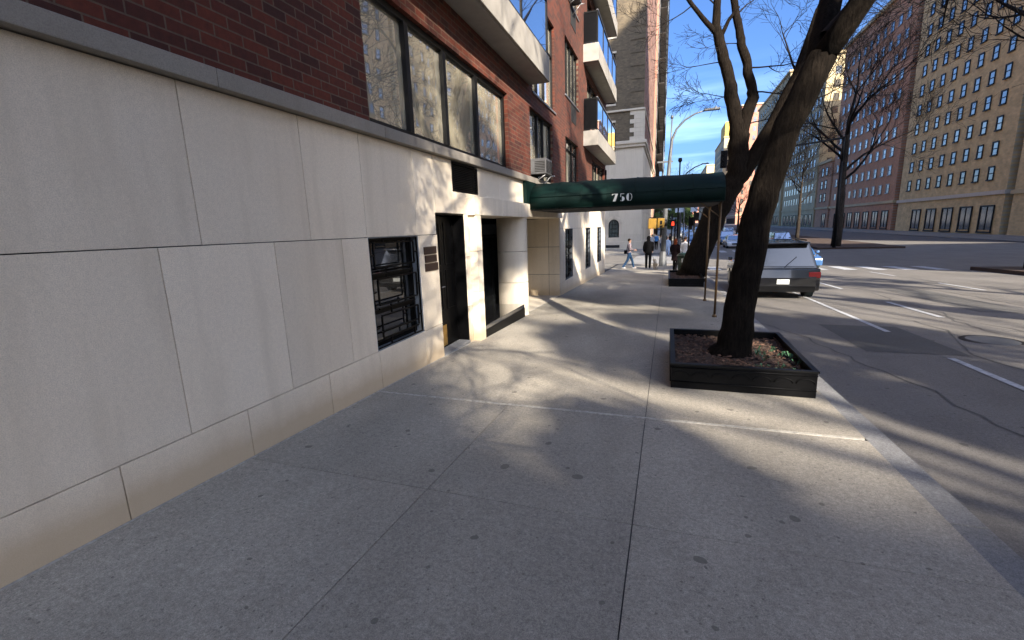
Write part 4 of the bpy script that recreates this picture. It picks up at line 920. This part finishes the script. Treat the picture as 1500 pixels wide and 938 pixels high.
block('apartment_building', 'salmon block closing the far end of the avenue', 20, 640, 700, 38, 'salmon', 12, fl=6, step=9, ws=(2.5, 3), side=False)
b6 = block('shop_building', 'low orange and cream building seen under the leaning tree', 40, 143.5, 154.5, 17, 'orange_brick', 13, ws=(1.5, 1.9))
# ------------------------------------------------------------------ street lamps, signals, signs
def lamp(x, y, label, pts, rad, head, box=False):
    z = gz(y)+(.0 if y < 30 else 0); o = thing('street_lamp', label, 'street lamp', (x, y, z), 'street lamps')
    b = MB(); b.tube([(x, y, z), (x, y, z+.9), (x, y, z+.95)], [.24, .19, .14], 8, smooth=False); b.build('base', 'grey', o)
    b = MB(); b.tube(pts, rad, 10); b.build('pole', 'grey', o)
    b = MB(); hx, hz = head; b.box(hx-.1, hx+.72, y-.15, y+.15, hz-.06, hz+.05, .03); b.box(hx+.45, hx+.55, y-.05, y+.05, hz+.05, hz+.13, .01); b.build('lamp_head', 'grey', o)
    return o
lp = lamp(-.23, 29.2, 'tall grey street lamp at the corner whose curved arm reaches over the avenue', [(-.23, 29.2, -.1), (-.15, 29.2, 3), (-.02, 29.2, 5.46), (.06, 29.2, 6.4), (.28, 29.2, 6.95), (.72, 29.2, 7.4), (1.25, 29.2, 7.68), (1.8, 29.2, 7.8)], [.15, .135, .10, .075, .055, .05, .045, .04], (1.8, 7.82))
b = MB(); b.tube([(-.02, 29.2, 5.3), (.02, 29.2, 7.6)], .04, 6); b.tube([(.02, 29.2, 7.55), (.02, 29.2, 7.7)], .08, 6); b.build('mast', 'grey', lp)
b = MB(); b.box(-.72, .15, 29.15, 29.23, 5.15, 5.24); b.box(-.04, .06, 29.1, 29.3, 4.8, 5.5, .02); b.build('cross_bracket', 'grey', lp)
b = MB(); b.tube([(-.2, 29.2, 1.5), (-.2, 29.2, 1.9)], .16, 10); b.build('band', 'frame', lp)
lamp(1.36, 60, 'distant street lamp with its arm showing above the awning', [(1.36, 60, -1), (1.4, 60, 6.6), (1.9, 60, 7.5), (2.8, 60, 8.1), (3.6, 60, 8.4)], [.14, .10, .08, .07, .06], (3.6, 8.42))
o = thing('camera_post', 'slim dark post topped by a small lantern above the awning, left of the far lamp', 'post', (.75, 48.5, gz(48)))
b = MB(); b.tube([(.9, 48.5, -1.1), (.9, 48.5, 7.5)], .07, 8); b.build('pole', 'frame', o); b = MB(); b.tube([(.9, 48.5, 7.4), (.9, 48.5, 7.55), (.9, 48.5, 7.8)], [.1, .2, .16], 8); b.build('lantern', 'frame', o)
# yellow signal seen from behind on the corner lamp
o = thing('traffic_signal', 'yellow traffic signal boxes seen from behind beside the corner lamp post', 'traffic signal', (-.9, 29.1, 1.3))
b = MB(); b.box(-1.12, -.66, 28.95, 29.2, 1.38, 1.98, .03); b.box(-.60, -.20, 28.95, 29.2, 1.42, 1.98, .03); b.build('housing', 'yellow', o)
b = MB(); b.tube([(-1.1, 29.1, 2.03), (-.2, 29.1, 2.03)], .025, 6); b.tube([(-.7, 29.1, 1.33), (-.2, 29.1, 1.33)], .025, 6); b.build('bracket', 'frame', o)
b = MB(); b.box(-.45, -.33, 28.93, 28.949, 1.62, 1.84); b.box(-.47, -.31, 28.93, 28.949, 1.45, 1.56); b.build('cover_plate', 'frame', o)
o = thing('pedestrian_signal', 'black pedestrian signal with a lit red hand across the side street', 'pedestrian signal', (.6, 47.6, gz(47)))
b = MB(); b.tube([(.35, 47.6, -1.1), (.35, 47.6, 2.6)], .07, 8); b.build('pole', 'frame', o); one('housing', 'frame', o, (.16, .74, 47.35, 47.55, 1.35, 2.0))
b = MB(); b.box(.33, .57, 47.33, 47.348, 1.45, 1.68)
for k in range(4): b.box(.34+k*.058, .34+k*.058+.042, 47.33, 47.348, 1.685, 1.82+.03*(k in (1, 2)))
b.build('red_hand', M['redlamp'], o)
o = thing('signal_mast', 'dark mast arm carrying a traffic signal just above the awning end', 'traffic signal', (14.6, 49.6, gz(49)))
b = MB(); b.tube([(14.6, 49.6, -1), (14.5, 49.6, 6.6)], [.16, .12], 8); b.build('pole', 'frame', o)
b = MB(); b.tube([(14.5, 49.6, 8.6), (9, 49.6, 8.1), (4.9, 49.6, 7.3)], [.09, .07, .05], 6); b.tube([(14.5, 49.6, 6.5), (14.5, 49.6, 8.7)], .11, 8); b.build('arm', 'frame', o)
b = MB(); b.box(4.55, 5.15, 49.35, 49.7, 6.7, 8.3, .06); b.build('signal_head', 'blackm', o)
b = MB()
for z in (7.0, 7.5, 8.0): b.tube([(4.85, 49.35, z+.02), (4.85, 49.12, z)], .17, 10)
b.build('visor', 'blackm', o)
for x, y, lab, zt in ((.90, 22.0, 'left of the two thin dark sign posts behind the green can', 1.95), (1.09, 21.7, 'right of the two thin dark sign posts, against the leaning tree', 2.15)):
    o = thing('sign_post', lab, 'sign post', (x, y, gz(y)), 'thin dark sign posts by the second planter')
    b = MB(); b.tube([(x, y, gz(y)), (x, y, zt)], .035, 8); b.build('post', 'blackm', o)
    b = MB(); b.box(x-.05, x+.18, y-.05, y-.038, zt-.42, zt-.06, .004); b.build('sign_plate', 'blackm', o); 
    b = MB(); b.box(x-.03, x+.03, y-.046, y-.036, -.05, .09); b.build('sticker', 'label', o)
o = thing('sign_board', 'pair of pale blue grey sign backs on a post, seen under the awning', 'sign', (1.9, 58, gz(58)))
b = MB(); b.tube([(1.75, 58, -1.1), (1.75, 58, 4.3)], .06, 6); b.tube([(1.2, 58.05, 4.1), (3.4, 58.05, 4.1)], .04, 6); b.build('post', 'grey', o)
b = MB(); b.box(.75, 1.72, 58.1, 58.14, 2.9, 4.3, .01); b.build('panel', 'bluegrey', o)['label'] = 'left pale sign back'
b = MB(); b.box(2.45, 3.2, 58.1, 58.14, 2.9, 4.35, .01); b.build('panel', 'bluegrey', o)['label'] = 'right pale sign back'
# litter basket
cx, cy = .80, 22.6; cz = gz(cy)
o = thing('litter_bin', 'dark green litter bin with a pale sticker beside the second planter', 'litter bin', (cx, cy, cz))
b = MB(); b.tube([(cx, cy, cz+.03), (cx, cy, cz+.86)], [.26, .33], 20); b.build('bin_body', 'can', o)
b = MB()
for k in range(24):
    a = 2*math.pi*k/24; b.tube([(cx+.265*math.cos(a), cy+.265*math.sin(a), cz+.05), (cx+.335*math.cos(a), cy+.335*math.sin(a), cz+.86)], .010, 4)
b.build('ribs', 'can', o)
b = MB(); b.tube([(cx, cy, cz+.86), (cx, cy, cz+.90), (cx, cy, cz+.98), (cx, cy, cz+1.02)], [.36, .36, .30, .2], 20); b.build('lid', 'can', o)
b = MB(); b.box(cx-.16, cx+.10, cy-.36, cy-.345, cz+.60, cz+.78, .004); b.build('sticker', 'label', o)
b = MB(); b.tube([(cx, cy, cz), (cx, cy, cz+.04)], .24, 16); b.build('base_ring', 'blackm', o)

# ------------------------------------------------------------------ people and the dog
class Blob(MB):
    """overlapping closed volumes fused into one smooth skin by a voxel remesh"""
    def ball(s, c, rx, ry=None, rz=None, n=10):
        ry = ry or rx; rz = rz or rx; vs = [(c[0], c[1], c[2]-rz)]
        for i in range(1, n//2+1):
            t_ = math.pi*i/(n//2+1)
            for k in range(n): a = 2*math.pi*k/n; vs.append((c[0]+rx*math.sin(t_)*math.cos(a), c[1]+ry*math.sin(t_)*math.sin(a), c[2]-rz*math.cos(t_)))
        vs.append((c[0], c[1], c[2]+rz)); m_ = n//2; L_ = len(vs)-1; fs = [(0, 1+(k+1) % n, 1+k) for k in range(n)]
        for i in range(m_-1):
            for k in range(n): fs.append((1+i*n+k, 1+i*n+(k+1) % n, 1+(i+1)*n+(k+1) % n, 1+(i+1)*n+k))
        fs += [(1+(m_-1)*n+k, 1+(m_-1)*n+(k+1) % n, L_) for k in range(n)]
        s.add(vs, fs, True); return s
    def limb(s, pts, rad, ends=True):
        s.tube(pts, rad, 10)
        for i, (p, r_) in enumerate(zip(pts, rad)):
            if ends or 0 < i < len(pts)-1: s.ball(p, r_)
        return s
    def loft(s, secs, n=16):
        vs = []; 
        for x, y, z, rx, ry in secs:
            for k in range(n): a = 2*math.pi*k/n; vs.append((x+rx*math.cos(a), y+ry*math.sin(a), z))
        fs = [tuple(reversed(range(n))), tuple(range((len(secs)-1)*n, len(secs)*n))]
        for i in range(len(secs)-1):
            for k in range(n): fs.append((i*n+k, i*n+(k+1) % n, (i+1)*n+(k+1) % n, (i+1)*n+k))
        s.add(vs, fs, True); return s
    def fuse(s, name, mat, parent, vox=.014, k=1.0, sm=3):
        o0 = org(parent); s.v = [(x*k+o0.x, y*k+o0.y, z*k+o0.z) for x, y, z in s.v]
        o = s.build(name, mat, parent)
        m1 = o.modifiers.new('fuse', 'REMESH'); m1.mode = 'VOXEL'; m1.voxel_size = vox; m1.use_smooth_shade = True
        m2 = o.modifiers.new('soften', 'SMOOTH'); m2.factor = .5; m2.iterations = sm
        return o
def person(label, x, y, rz, h=1.70, top='c_black', legs='c_dark', hair='h_dark', stride=.22, arms=((.1, -.1), (-.1, .1)), coat=False, hood=False, bag=None, longhair=False, group='people on the street', shoes='c_shoe', z=None, far=False):
    p = thing('person', label, 'person', (x, y, gz(y) if z is None else z), group, rz); k = h/1.7; vx = .016 if not far else .024
    J = {}
    for s_, st in ((-1, stride), (1, -stride)):
        J['leg', s_] = [(s_*.085, 0, .90), (s_*.095, st*.55+.035, .50), (s_*.095, st-(.09 if st < 0 else 0), .085 if st >= 0 else .12)]
    for s_, (fw, el) in ((-1, arms[0]), (1, arms[1])):
        J['arm', s_] = [(s_*.162, 0, 1.355), (s_*.225, fw*.6-.01, 1.11), (s_*.215, fw+el+.03, .89+max(0, el)*.9)]
    b = Blob()   # the body: one continuous skin
    b.loft([(0, 0, .84, .12, .10), (0, 0, .92, .15, .105), (0, 0, 1.06, .125, .085), (0, .005, 1.25, .15, .105), (0, 0, 1.36, .15, .09), (0, 0, 1.42, .09, .07)])
    b.limb([(0, 0, 1.40), (0, .012, 1.50)], [.055, .048]); b.ball((0, .012, 1.60), .072, .092, .112); b.ball((0, .055, 1.545), .045, .048, .04); b.ball((0, .108, 1.585), .014, .018, .020)
    for s_ in (-1, 1):
        b.ball((s_*.074, .01, 1.59), .012, .02, .028); b.ball((s_*.030, .092, 1.612), .014, .010, .009)
        L_ = J['leg', s_]; b.limb(L_, [.078, .052, .036]); b.limb([L_[2], (L_[2][0], L_[2][1]+.10, L_[2][2]-.045)], [.036, .028])
        A_ = J['arm', s_]; b.limb(A_, [.050, .040, .026])
        hx, hy, hz = A_[2]; el = arms[0 if s_ < 0 else 1][1]; dy = max(0, el)*1.6
        b.limb([(hx, hy, hz), (hx, hy+.02+dy*.12, hz-.07+dy*.10)], [.026, .030])
    b.fuse('body', 'skin', p, vx*.8, k, 2)
    o0 = org(p)
    for s_ in (-1, 1):   # four fingers and a thumb on each hand
        f = MB()
        hx, hy, hz = J['arm', s_][2]; el = arms[0 if s_ < 0 else 1][1]; dy = max(0, el)*1.6; py, pz = hy+.025+dy*.15, hz-.085+dy*.12
        for q, (oy, ln) in enumerate(((-.026, .050), (-.009, .064), (.008, .068), (.025, .060))):
            pts = [(hx, py+oy, pz), (hx-s_*.006, py+oy+dy*.06, pz-ln*.6), (hx-s_*.018, py+oy+.012+dy*.1, pz-ln)]
            f.tube([(o0.x+a*k, o0.y+c*k, o0.z+d*k) for a, c, d in pts], [.009*k, .008*k, .006*k], 6)
        pts = [(hx-s_*.015, py+.022, pz+.035), (hx-s_*.03, py+.045, pz+.01), (hx-s_*.032, py+.05, pz-.02)]
        f.tube([(o0.x+a*k, o0.y+c*k, o0.z+d*k) for a, c, d in pts], [.010*k, .009*k, .007*k], 6)
        f.build('fingers', 'skin', p)
    e = .030 if (coat or hood) else .016
    b = Blob(); b.loft([(0, 0, .80 if hood else .90, .155+e, .12+e), (0, 0, .95, .152+e, .108+e), (0, 0, 1.08, .130+e, .092+e), (0, .005, 1.25, .155+e, .11+e), (0, 0, 1.37, .155+e, .092+e), (0, 0, 1.43, .09+e, .065+e), (0, .005, 1.465, .06+e*.6, .055+e*.6)])
    for s_ in (-1, 1):
        A_ = J['arm', s_]; w_ = tuple(a+(c-a)*.92 for a, c in zip(A_[1], A_[2])); b.limb([A_[0], A_[1], w_], [.048+e*.8, .042+e*.9, .030+e*.8])
    if hood: b.ball((0, -.015, 1.60), .098, .112, .125); b.ball((0, -.05, 1.49), .10, .085, .06)
    if coat: b.loft([(0, 0, 1.0, .165+e, .12+e), (0, 0, .8, .17+e, .135+e), (0, 0, .58, .19+e, .155+e)])
    b.fuse('coat' if coat else ('hooded_jacket' if hood else 'top'), top, p, vx, k)
    b = Blob(); b.loft([(0, 0, .82, .145, .115), (0, 0, .92, .158, .112), (0, 0, 1.0, .140, .10)])
    for s_ in (-1, 1): L_ = J['leg', s_]; b.limb(L_, [.098, .072, .060])
    b.fuse('trousers', legs, p, vx, k)
    for s_ in (-1, 1):
        a = J['leg', s_][2]; b = Blob(); b.limb([(a[0], a[1]-.03, a[2]-.035), (a[0]+s_*.008, a[1]+.07, a[2]-.048), (a[0]+s_*.012, a[1]+.14, a[2]-.055)], [.046, .038, .034]); b.fuse('shoe', shoes, p, .012, k, 2)
    if not hood:
        b = Blob(); b.ball((0, -.012, 1.635), .083, .098, .095)
        if longhair: b.loft([(0, -.05, 1.34, .06, .03), (0, -.055, 1.42, .095, .05), (0, -.045, 1.54, .095, .065), (0, -.03, 1.64, .080, .075)])
        o = b.fuse('hair', hair, p, vx*.8, k, 2)
    if bag:
        q = MB(); q.box(o0.x-.30*k, o0.x-.20*k, o0.y-.22*k, o0.y+.08*k, o0.z+.84*k, o0.z+1.06*k, .03); q.tube([(o0.x-.24*k, o0.y-.10, o0.z+1.04*k), (o0.x-.19*k, o0.y-.02, o0.z+1.44*k), (o0.x-.19*k, o0.y+.07, o0.z+1.38*k), (o0.x-.24*k, o0.y+.04, o0.z+1.04*k)], .012, 5); q.build('shoulder_bag', bag, p)
    return p
P90 = math.pi/2
person('person in a pale top and blue jeans with a dark shoulder bag', -2.07, 27.2, -P90*.75, 1.72, 'c_pink', 'c_jean', 'h_dark', .30, ((.05, .22), (-.05, .25)), bag='c_black', shoes='c_white')
dw = person('person in a black hooded jacket seen from behind, walking a small tan dog', -1.02, 27.4, 0, 1.86, 'c_black', 'c_dark', 'h_dark', .12, ((.06, .02), (.0, .06)), hood=True)
person('person with long red hair in a long dark coat standing by the green litter bin', .42, 25.0, -.5, 1.66, 'c_plum', 'c_black', 'h_red', .05, coat=True, longhair=True)
person('person in black with a pale scarf arm half hidden behind the sign posts', .92, 26.6, .3, 1.75, 'c_white', 'c_black', 'h_dark', .1)
zr = gz(47)-.15
person('person in pale blue trousers and a light jacket crossing toward the viewpoint', .05, 44.5, math.pi, 1.7, 'c_ltblue', 'c_ltblue', 'h_dark', .18, z=-1.25, far=True)
person('person in a bright white jacket on the far corner, left of the lamp post', -1.55, 50.5, .3, 1.74, 'c_white', 'c_dark', 'h_dark', .2, coat=False, far=True)
person('person in a blue jacket on the far corner, just left of the lamp post', -1.15, 52.5, 0, 1.78, 'c_blue', 'c_black', 'h_dark', .2, far=True)
person('person in a white shirt on the far corner, right behind the lamp post', -.55, 48.2, 2.6, 1.7, 'c_white', 'c_jean', 'h_dark', .2, far=True)
person('person in dark clothes waiting under the red hand signal', .25, 50.6, 2.0, 1.78, 'c_dark', 'c_black', 'h_dark', .05, far=True)
person('person in a black coat farther up the block, left of the signal', -.3, 57.0, 0, 1.75, 'c_black', 'c_black', 'h_dark', .2, coat=True, far=True)
person('person in a tan coat walking away far up the block', -1.6, 62, 0, 1.75, 'c_tan', 'c_black', 'h_red', .2, coat=True, far=True)
# dog
dx, dy = -.60, 26.6; dz = gz(dy)
dog = thing('dog', 'small tan dog on a lead beside the person in black', 'dog', (dx, dy, dz), None, .2)
b = Blob()
b.limb([(0, -.17, .31), (0, 0, .295), (0, .16, .31)], [.082, .080, .098]); b.limb([(0, .18, .34), (0, .25, .42), (0, .30, .50)], [.075, .058, .050])
b.ball((0, .315, .515), .056, .062, .055); b.limb([(0, .35, .50), (0, .42, .49)], [.034, .026])
b.limb([(0, -.23, .36), (0, -.28, .44), (0, -.26, .52)], [.024, .020, .014])
for s_ in (-1, 1):
    b.limb([(s_*.038, .30, .565), (s_*.062, .30, .53), (s_*.066, .305, .48)], [.016, .018, .014])
    b.limb([(s_*.055, .17, .27), (s_*.058, .15+.03*s_, .13), (s_*.058, .17+.04*s_, .03)], [.045, .024, .020]); b.ball((s_*.058, .19+.04*s_, .02), .022, .03, .018)
    b.limb([(s_*.052, -.17, .29), (s_*.058, -.12-.02*s_, .20), (s_*.058, -.23-.03*s_, .11), (s_*.058, -.21-.04*s_, .03)], [.058, .036, .020, .019]); b.ball((s_*.058, -.19-.04*s_, .02), .022, .03, .018)
b.fuse('body', 'c_tan', dog, .010, 1, 2)
q = MB(); q.tube([(dx, dy+.235, dz+.43), (dx, dy+.255, dz+.42)], .066, 12); q.build('collar', 'c_black', dog)
ld = MB(); ld.tube([(-.80, 27.42, gz(27)+.86), (-.72, 27.1, gz(27)+.62), (-.64, 26.85, dz+.46)], .008, 4); lo = ld.build('dog_lead', 'c_black'); tag(lo, 'thin dark lead between the black hooded walker and the tan dog', 'dog lead')

# ------------------------------------------------------------------ cars
def car(label, x, y, rz, body, suv=False, group='cars on the avenue', L_=4.6, W_=1.82):
    z = gz(y)-.145; c = thing('car' if not suv else 'suv', label, 'car', (x, y, z), group, 0)
    H_ = 1.72 if suv else 1.45; hb = .95 if suv else .86   # belt height
    X0, Y0, Z0 = x, y, z; f = -1 if rz else 1      # f=1: front toward +y
    def Y(t_): return Y0+f*t_*L_/2
    prof = [(-1, .35), (-1.0, .62), (-.97, hb-.02), (-.60, hb+.02), (.38, hb), (.80, hb-.10), (.97, hb-.24), (1.0, .55), (.99, .30), (-.98, .28)]
    if suv: prof = [(-1, .38), (-1.0, .7), (-.98, hb), (-.6, hb+.03), (.42, hb+.02), (.88, hb-.05), (.98, hb-.2), (1.0, .55), (.99, .34), (-.98, .32)]
    sec = [(1.0, 0), (.97, 1)]
    b = MB(); n = len(prof); vs = []; hw = W_/2
    lay = [-1, -.97, -.86, .86, .97, 1]
    for q in lay:
        ins = {1: .05, .97: .015, .86: 0}[abs(q)]
        for t_, zz in prof: vs.append((X0+hw*q, Y(t_*(1-ins)), Z0+.28+(zz-.28)*(1-ins*.6)+ins*.3))
    fs = [tuple(range(n)), tuple(range(5*n, 6*n))]
    for k in range(5):
        for i in range(n): j = (i+1) % n; fs.append((k*n+i, k*n+j, (k+1)*n+j, (k+1)*n+i))
    b.add(vs, fs); bo = b.build('body', body, c, .03)
    # cabin
    r0, r1, rf, fr = (-.93, -.80, .20, .48) if suv else (-.78, -.48, .14, .46)
    tw = .70 if suv else .64
    cab = [(r0, hb), (r1, H_-.04), ((r1+rf)/2, H_), (rf, H_-.05), (fr, hb)]
    b = MB(); vs = []; 
    for s_ in (-1, 1):
        for t_, zz in cab: vs.append((X0+s_*(hw*.93 if zz <= hb+.01 else tw), Y(t_), Z0+zz))
    b.add(vs, [(0, 1, 2, 3, 4), (5, 6, 7, 8, 9)]+[(i, i+1, 6+i, 5+i) for i in range(4)]+[(4, 0, 5, 9)]); b.build('cabin', body, c, .02)
    def off(a, d): return a
    g_ = MB()   # side glass, proud of the cabin skin
    for s_ in (-1, 1):
        g_ = MB()
        def P_(t_, u): # u 0 belt .. 1 roof
            xx = hw*.93+(tw-hw*.93)*u; return (X0+s_*(xx+.012), Y(t_), Z0+hb+(H_-.06-hb)*u)
        rb = r0+(r1-r0)*.85; 
        g_.add([P_(r0+.10, .10), P_(-.14, .10), P_(-.14, .86), P_(r1+.05, .86)], [(0, 1, 2, 3)]); g_.add([P_(-.10, .10), P_(fr-.10, .10), P_(rf-.02, .86), P_(-.10, .86)], [(0, 1, 2, 3)])
        g_.build('side_window', 'carglass', c)
    def scr(t0, t1, name):
        q = MB(); a, d = .08, .92; e = .014 if t0 > t1 else -.014
        pts = []
        for u, s_ in ((a, -1), (a, 1), (d, 1), (d, -1)):
            xx = (hw*.93+(tw-hw*.93)*u)-.07; tt = t0+(t1-t0)*u; pts.append((X0+s_*xx, Y(tt)+f*e, Z0+hb+(H_-.04-hb)*u+.012))
        q.add(pts, [(0, 1, 2, 3)]); q.build(name, 'carglass' if y < 28 else 'railglass', c)
    scr(fr, rf, 'windshield'); scr(r0, r1, 'rear_window')
    for s_ in (-1, 1):
        for t_ in (-.62, .62):
            w_ = bpy.data.objects.new('wheel', None); C.objects.link(w_); w_.parent = c; w_.location = (s_*(hw-.1), Y(t_)-Y0, .34)
            q = MB(); q.tube([(X0+s_*(hw-.22), Y(t_), Z0+.34), (X0+s_*(hw-.20), Y(t_), Z0+.34), (X0+s_*(hw-.02), Y(t_), Z0+.34), (X0+s_*(hw+.012), Y(t_), Z0+.34)], [.30, .335, .335, .30], 22); q.build('tyre', 'tyre', w_)
            q = MB(); q.tube([(X0+s_*(hw+.013), Y(t_), Z0+.34), (X0+s_*(hw+.02), Y(t_), Z0+.34)], [.21, .19], 14); q.build('rim', 'rim', w_)
        q = MB(); q.box(X0+s_*(hw-.21)-.17, X0+s_*(hw-.21)+.17, Y(.955)-.06, Y(.955)+.06, Z0+hb-.32, Z0+hb-.18, .03); q.build('headlight', 'lens', c)
        q = MB(); q.box(X0+s_*(hw-.17)-.15, X0+s_*(hw-.17)+.15, Y(-.985)-.03, Y(-.985)+.03, Z0+hb-.25, Z0+hb-.08, .02); q.build('tail_light', 'taill', c)
        q = MB(); q.box(X0+s_*(hw+.06)-.07, X0+s_*(hw+.06)+.07, Y(fr-.06)-.05, Y(fr-.06)+.05, Z0+hb+.02, Z0+hb+.15, .03); q.build('mirror', body, c)
    one('grille', 'blackm', c, (X0-.42, X0+.42, min(Y(.985), Y(1.004)), max(Y(.985), Y(1.004)), Z0+.42, Z0+.60)); one('rear_bumper', 'blackm', c, (X0-.8, X0+.8, min(Y(-.985), Y(-1.012)), max(Y(-.985), Y(-1.012)), Z0+.30, Z0+.46))
    if suv:
        q = MB(); q.box(X0-tw+.04, X0+tw-.04, min(Y(r1-.02), Y(r1-.10)), max(Y(r1-.02), Y(r1-.10)), Z0+H_-.06, Z0+H_-.02, .015); q.build('roof_spoiler', body, c)
        for s_ in (-1, 1): q = MB(); q.tube([(X0+s_*(tw-.06), Y(r1+.06), Z0+H_+.02), (X0+s_*(tw-.06), Y(rf-.1), Z0+H_+.04)], .018, 6); q.build('roof_rail', 'blackm', c)
    q = MB(); q.tube([(X0+.05, Y(r0)-f*.0, Z0+hb+.05), (X0+.35, Y(r0+(r1-r0)*.45)-f*.03, Z0+hb+.33)], .010, 5); q.build('rear_wiper', 'blackm', c)
    for t_ in (-.16, .40):
        for s_ in (-1, 1): one('door_seam', 'blackm', c, (X0+s_*hw-.004, X0+s_*hw+.003, Y(t_)-.006, Y(t_)+.006, Z0+.42, Z0+hb-.06))
    one('license_plate', 'label', c, (X0-.16, X0+.16, min(Y(-1.003), Y(-1.008)), max(Y(-1.003), Y(-1.008)), Z0+.52, Z0+.66))
    return c
car('black parked suv at the kerb, partly hidden behind the nearest tree', 3.2, 17.2, 0, 'p_black', True, 'cars parked along the kerb', 4.8, 1.9)
car('blue sedan driving in the second lane beyond the parked suv', 7.0, 30.5, 1, 'p_blue', False)
lay_ = [(3.2, 62, 'p_blue', 0, 'blue sedan first in the kerb lane across the crossing'), (3.3, 69, 'p_grey', 1, 'grey suv second in the kerb lane across the crossing'), (3.2, 77, 'p_white', 0, 'white sedan third in the distant kerb lane'), (3.3, 86, 'p_black', 1, 'black suv fourth in the distant kerb lane'), (3.2, 96, 'p_silver', 0, 'silver sedan fifth in the distant kerb lane'),
        (7.2, 58, 'p_white', 0, 'white sedan at the front of the middle lane'), (7.4, 67, 'p_blue', 1, 'blue suv second in the middle lane'), (7.2, 78, 'p_grey', 0, 'grey sedan third in the middle lane'), (7.4, 92, 'p_yellow', 0, 'yellow taxi fourth in the middle lane'), (7.2, 108, 'p_white', 1, 'white suv far back in the middle lane'),
        (11.3, 55, 'p_black', 1, 'black suv at the front of the lane beside the median'), (11.2, 66, 'p_silver', 0, 'silver sedan second in the lane beside the median'), (11.4, 80, 'p_blue', 0, 'blue sedan third in the lane beside the median'), (11.2, 98, 'p_white', 1, 'white suv fourth in the lane beside the median'), (3.2, 110, 'p_blue', 1, 'blue suv sixth in the distant kerb lane'), (7.3, 126, 'p_silver', 0, 'silver sedan last in the middle lane')]
for x, y, m_, sv, lb in lay_: car(lb, x, y, 1, m_, bool(sv), 'traffic waiting beyond the crossing')

mh = thing('manhole_cover', 'round iron manhole cover in the road to the right of the nearest planter', 'manhole cover', (5.2, 9.5, gz(9.5)-.145))
b = MB(); b.tube([(5.2, 9.5, gz(9.5)-.15), (5.2, 9.5, gz(9.5)-.137)], .40, 28); b.build('ring', 'frame', mh)
b = MB(); b.tube([(5.2, 9.5, gz(9.5)-.149), (5.2, 9.5, gz(9.5)-.131)], .33, 28); b.build('lid', 'grey', mh)
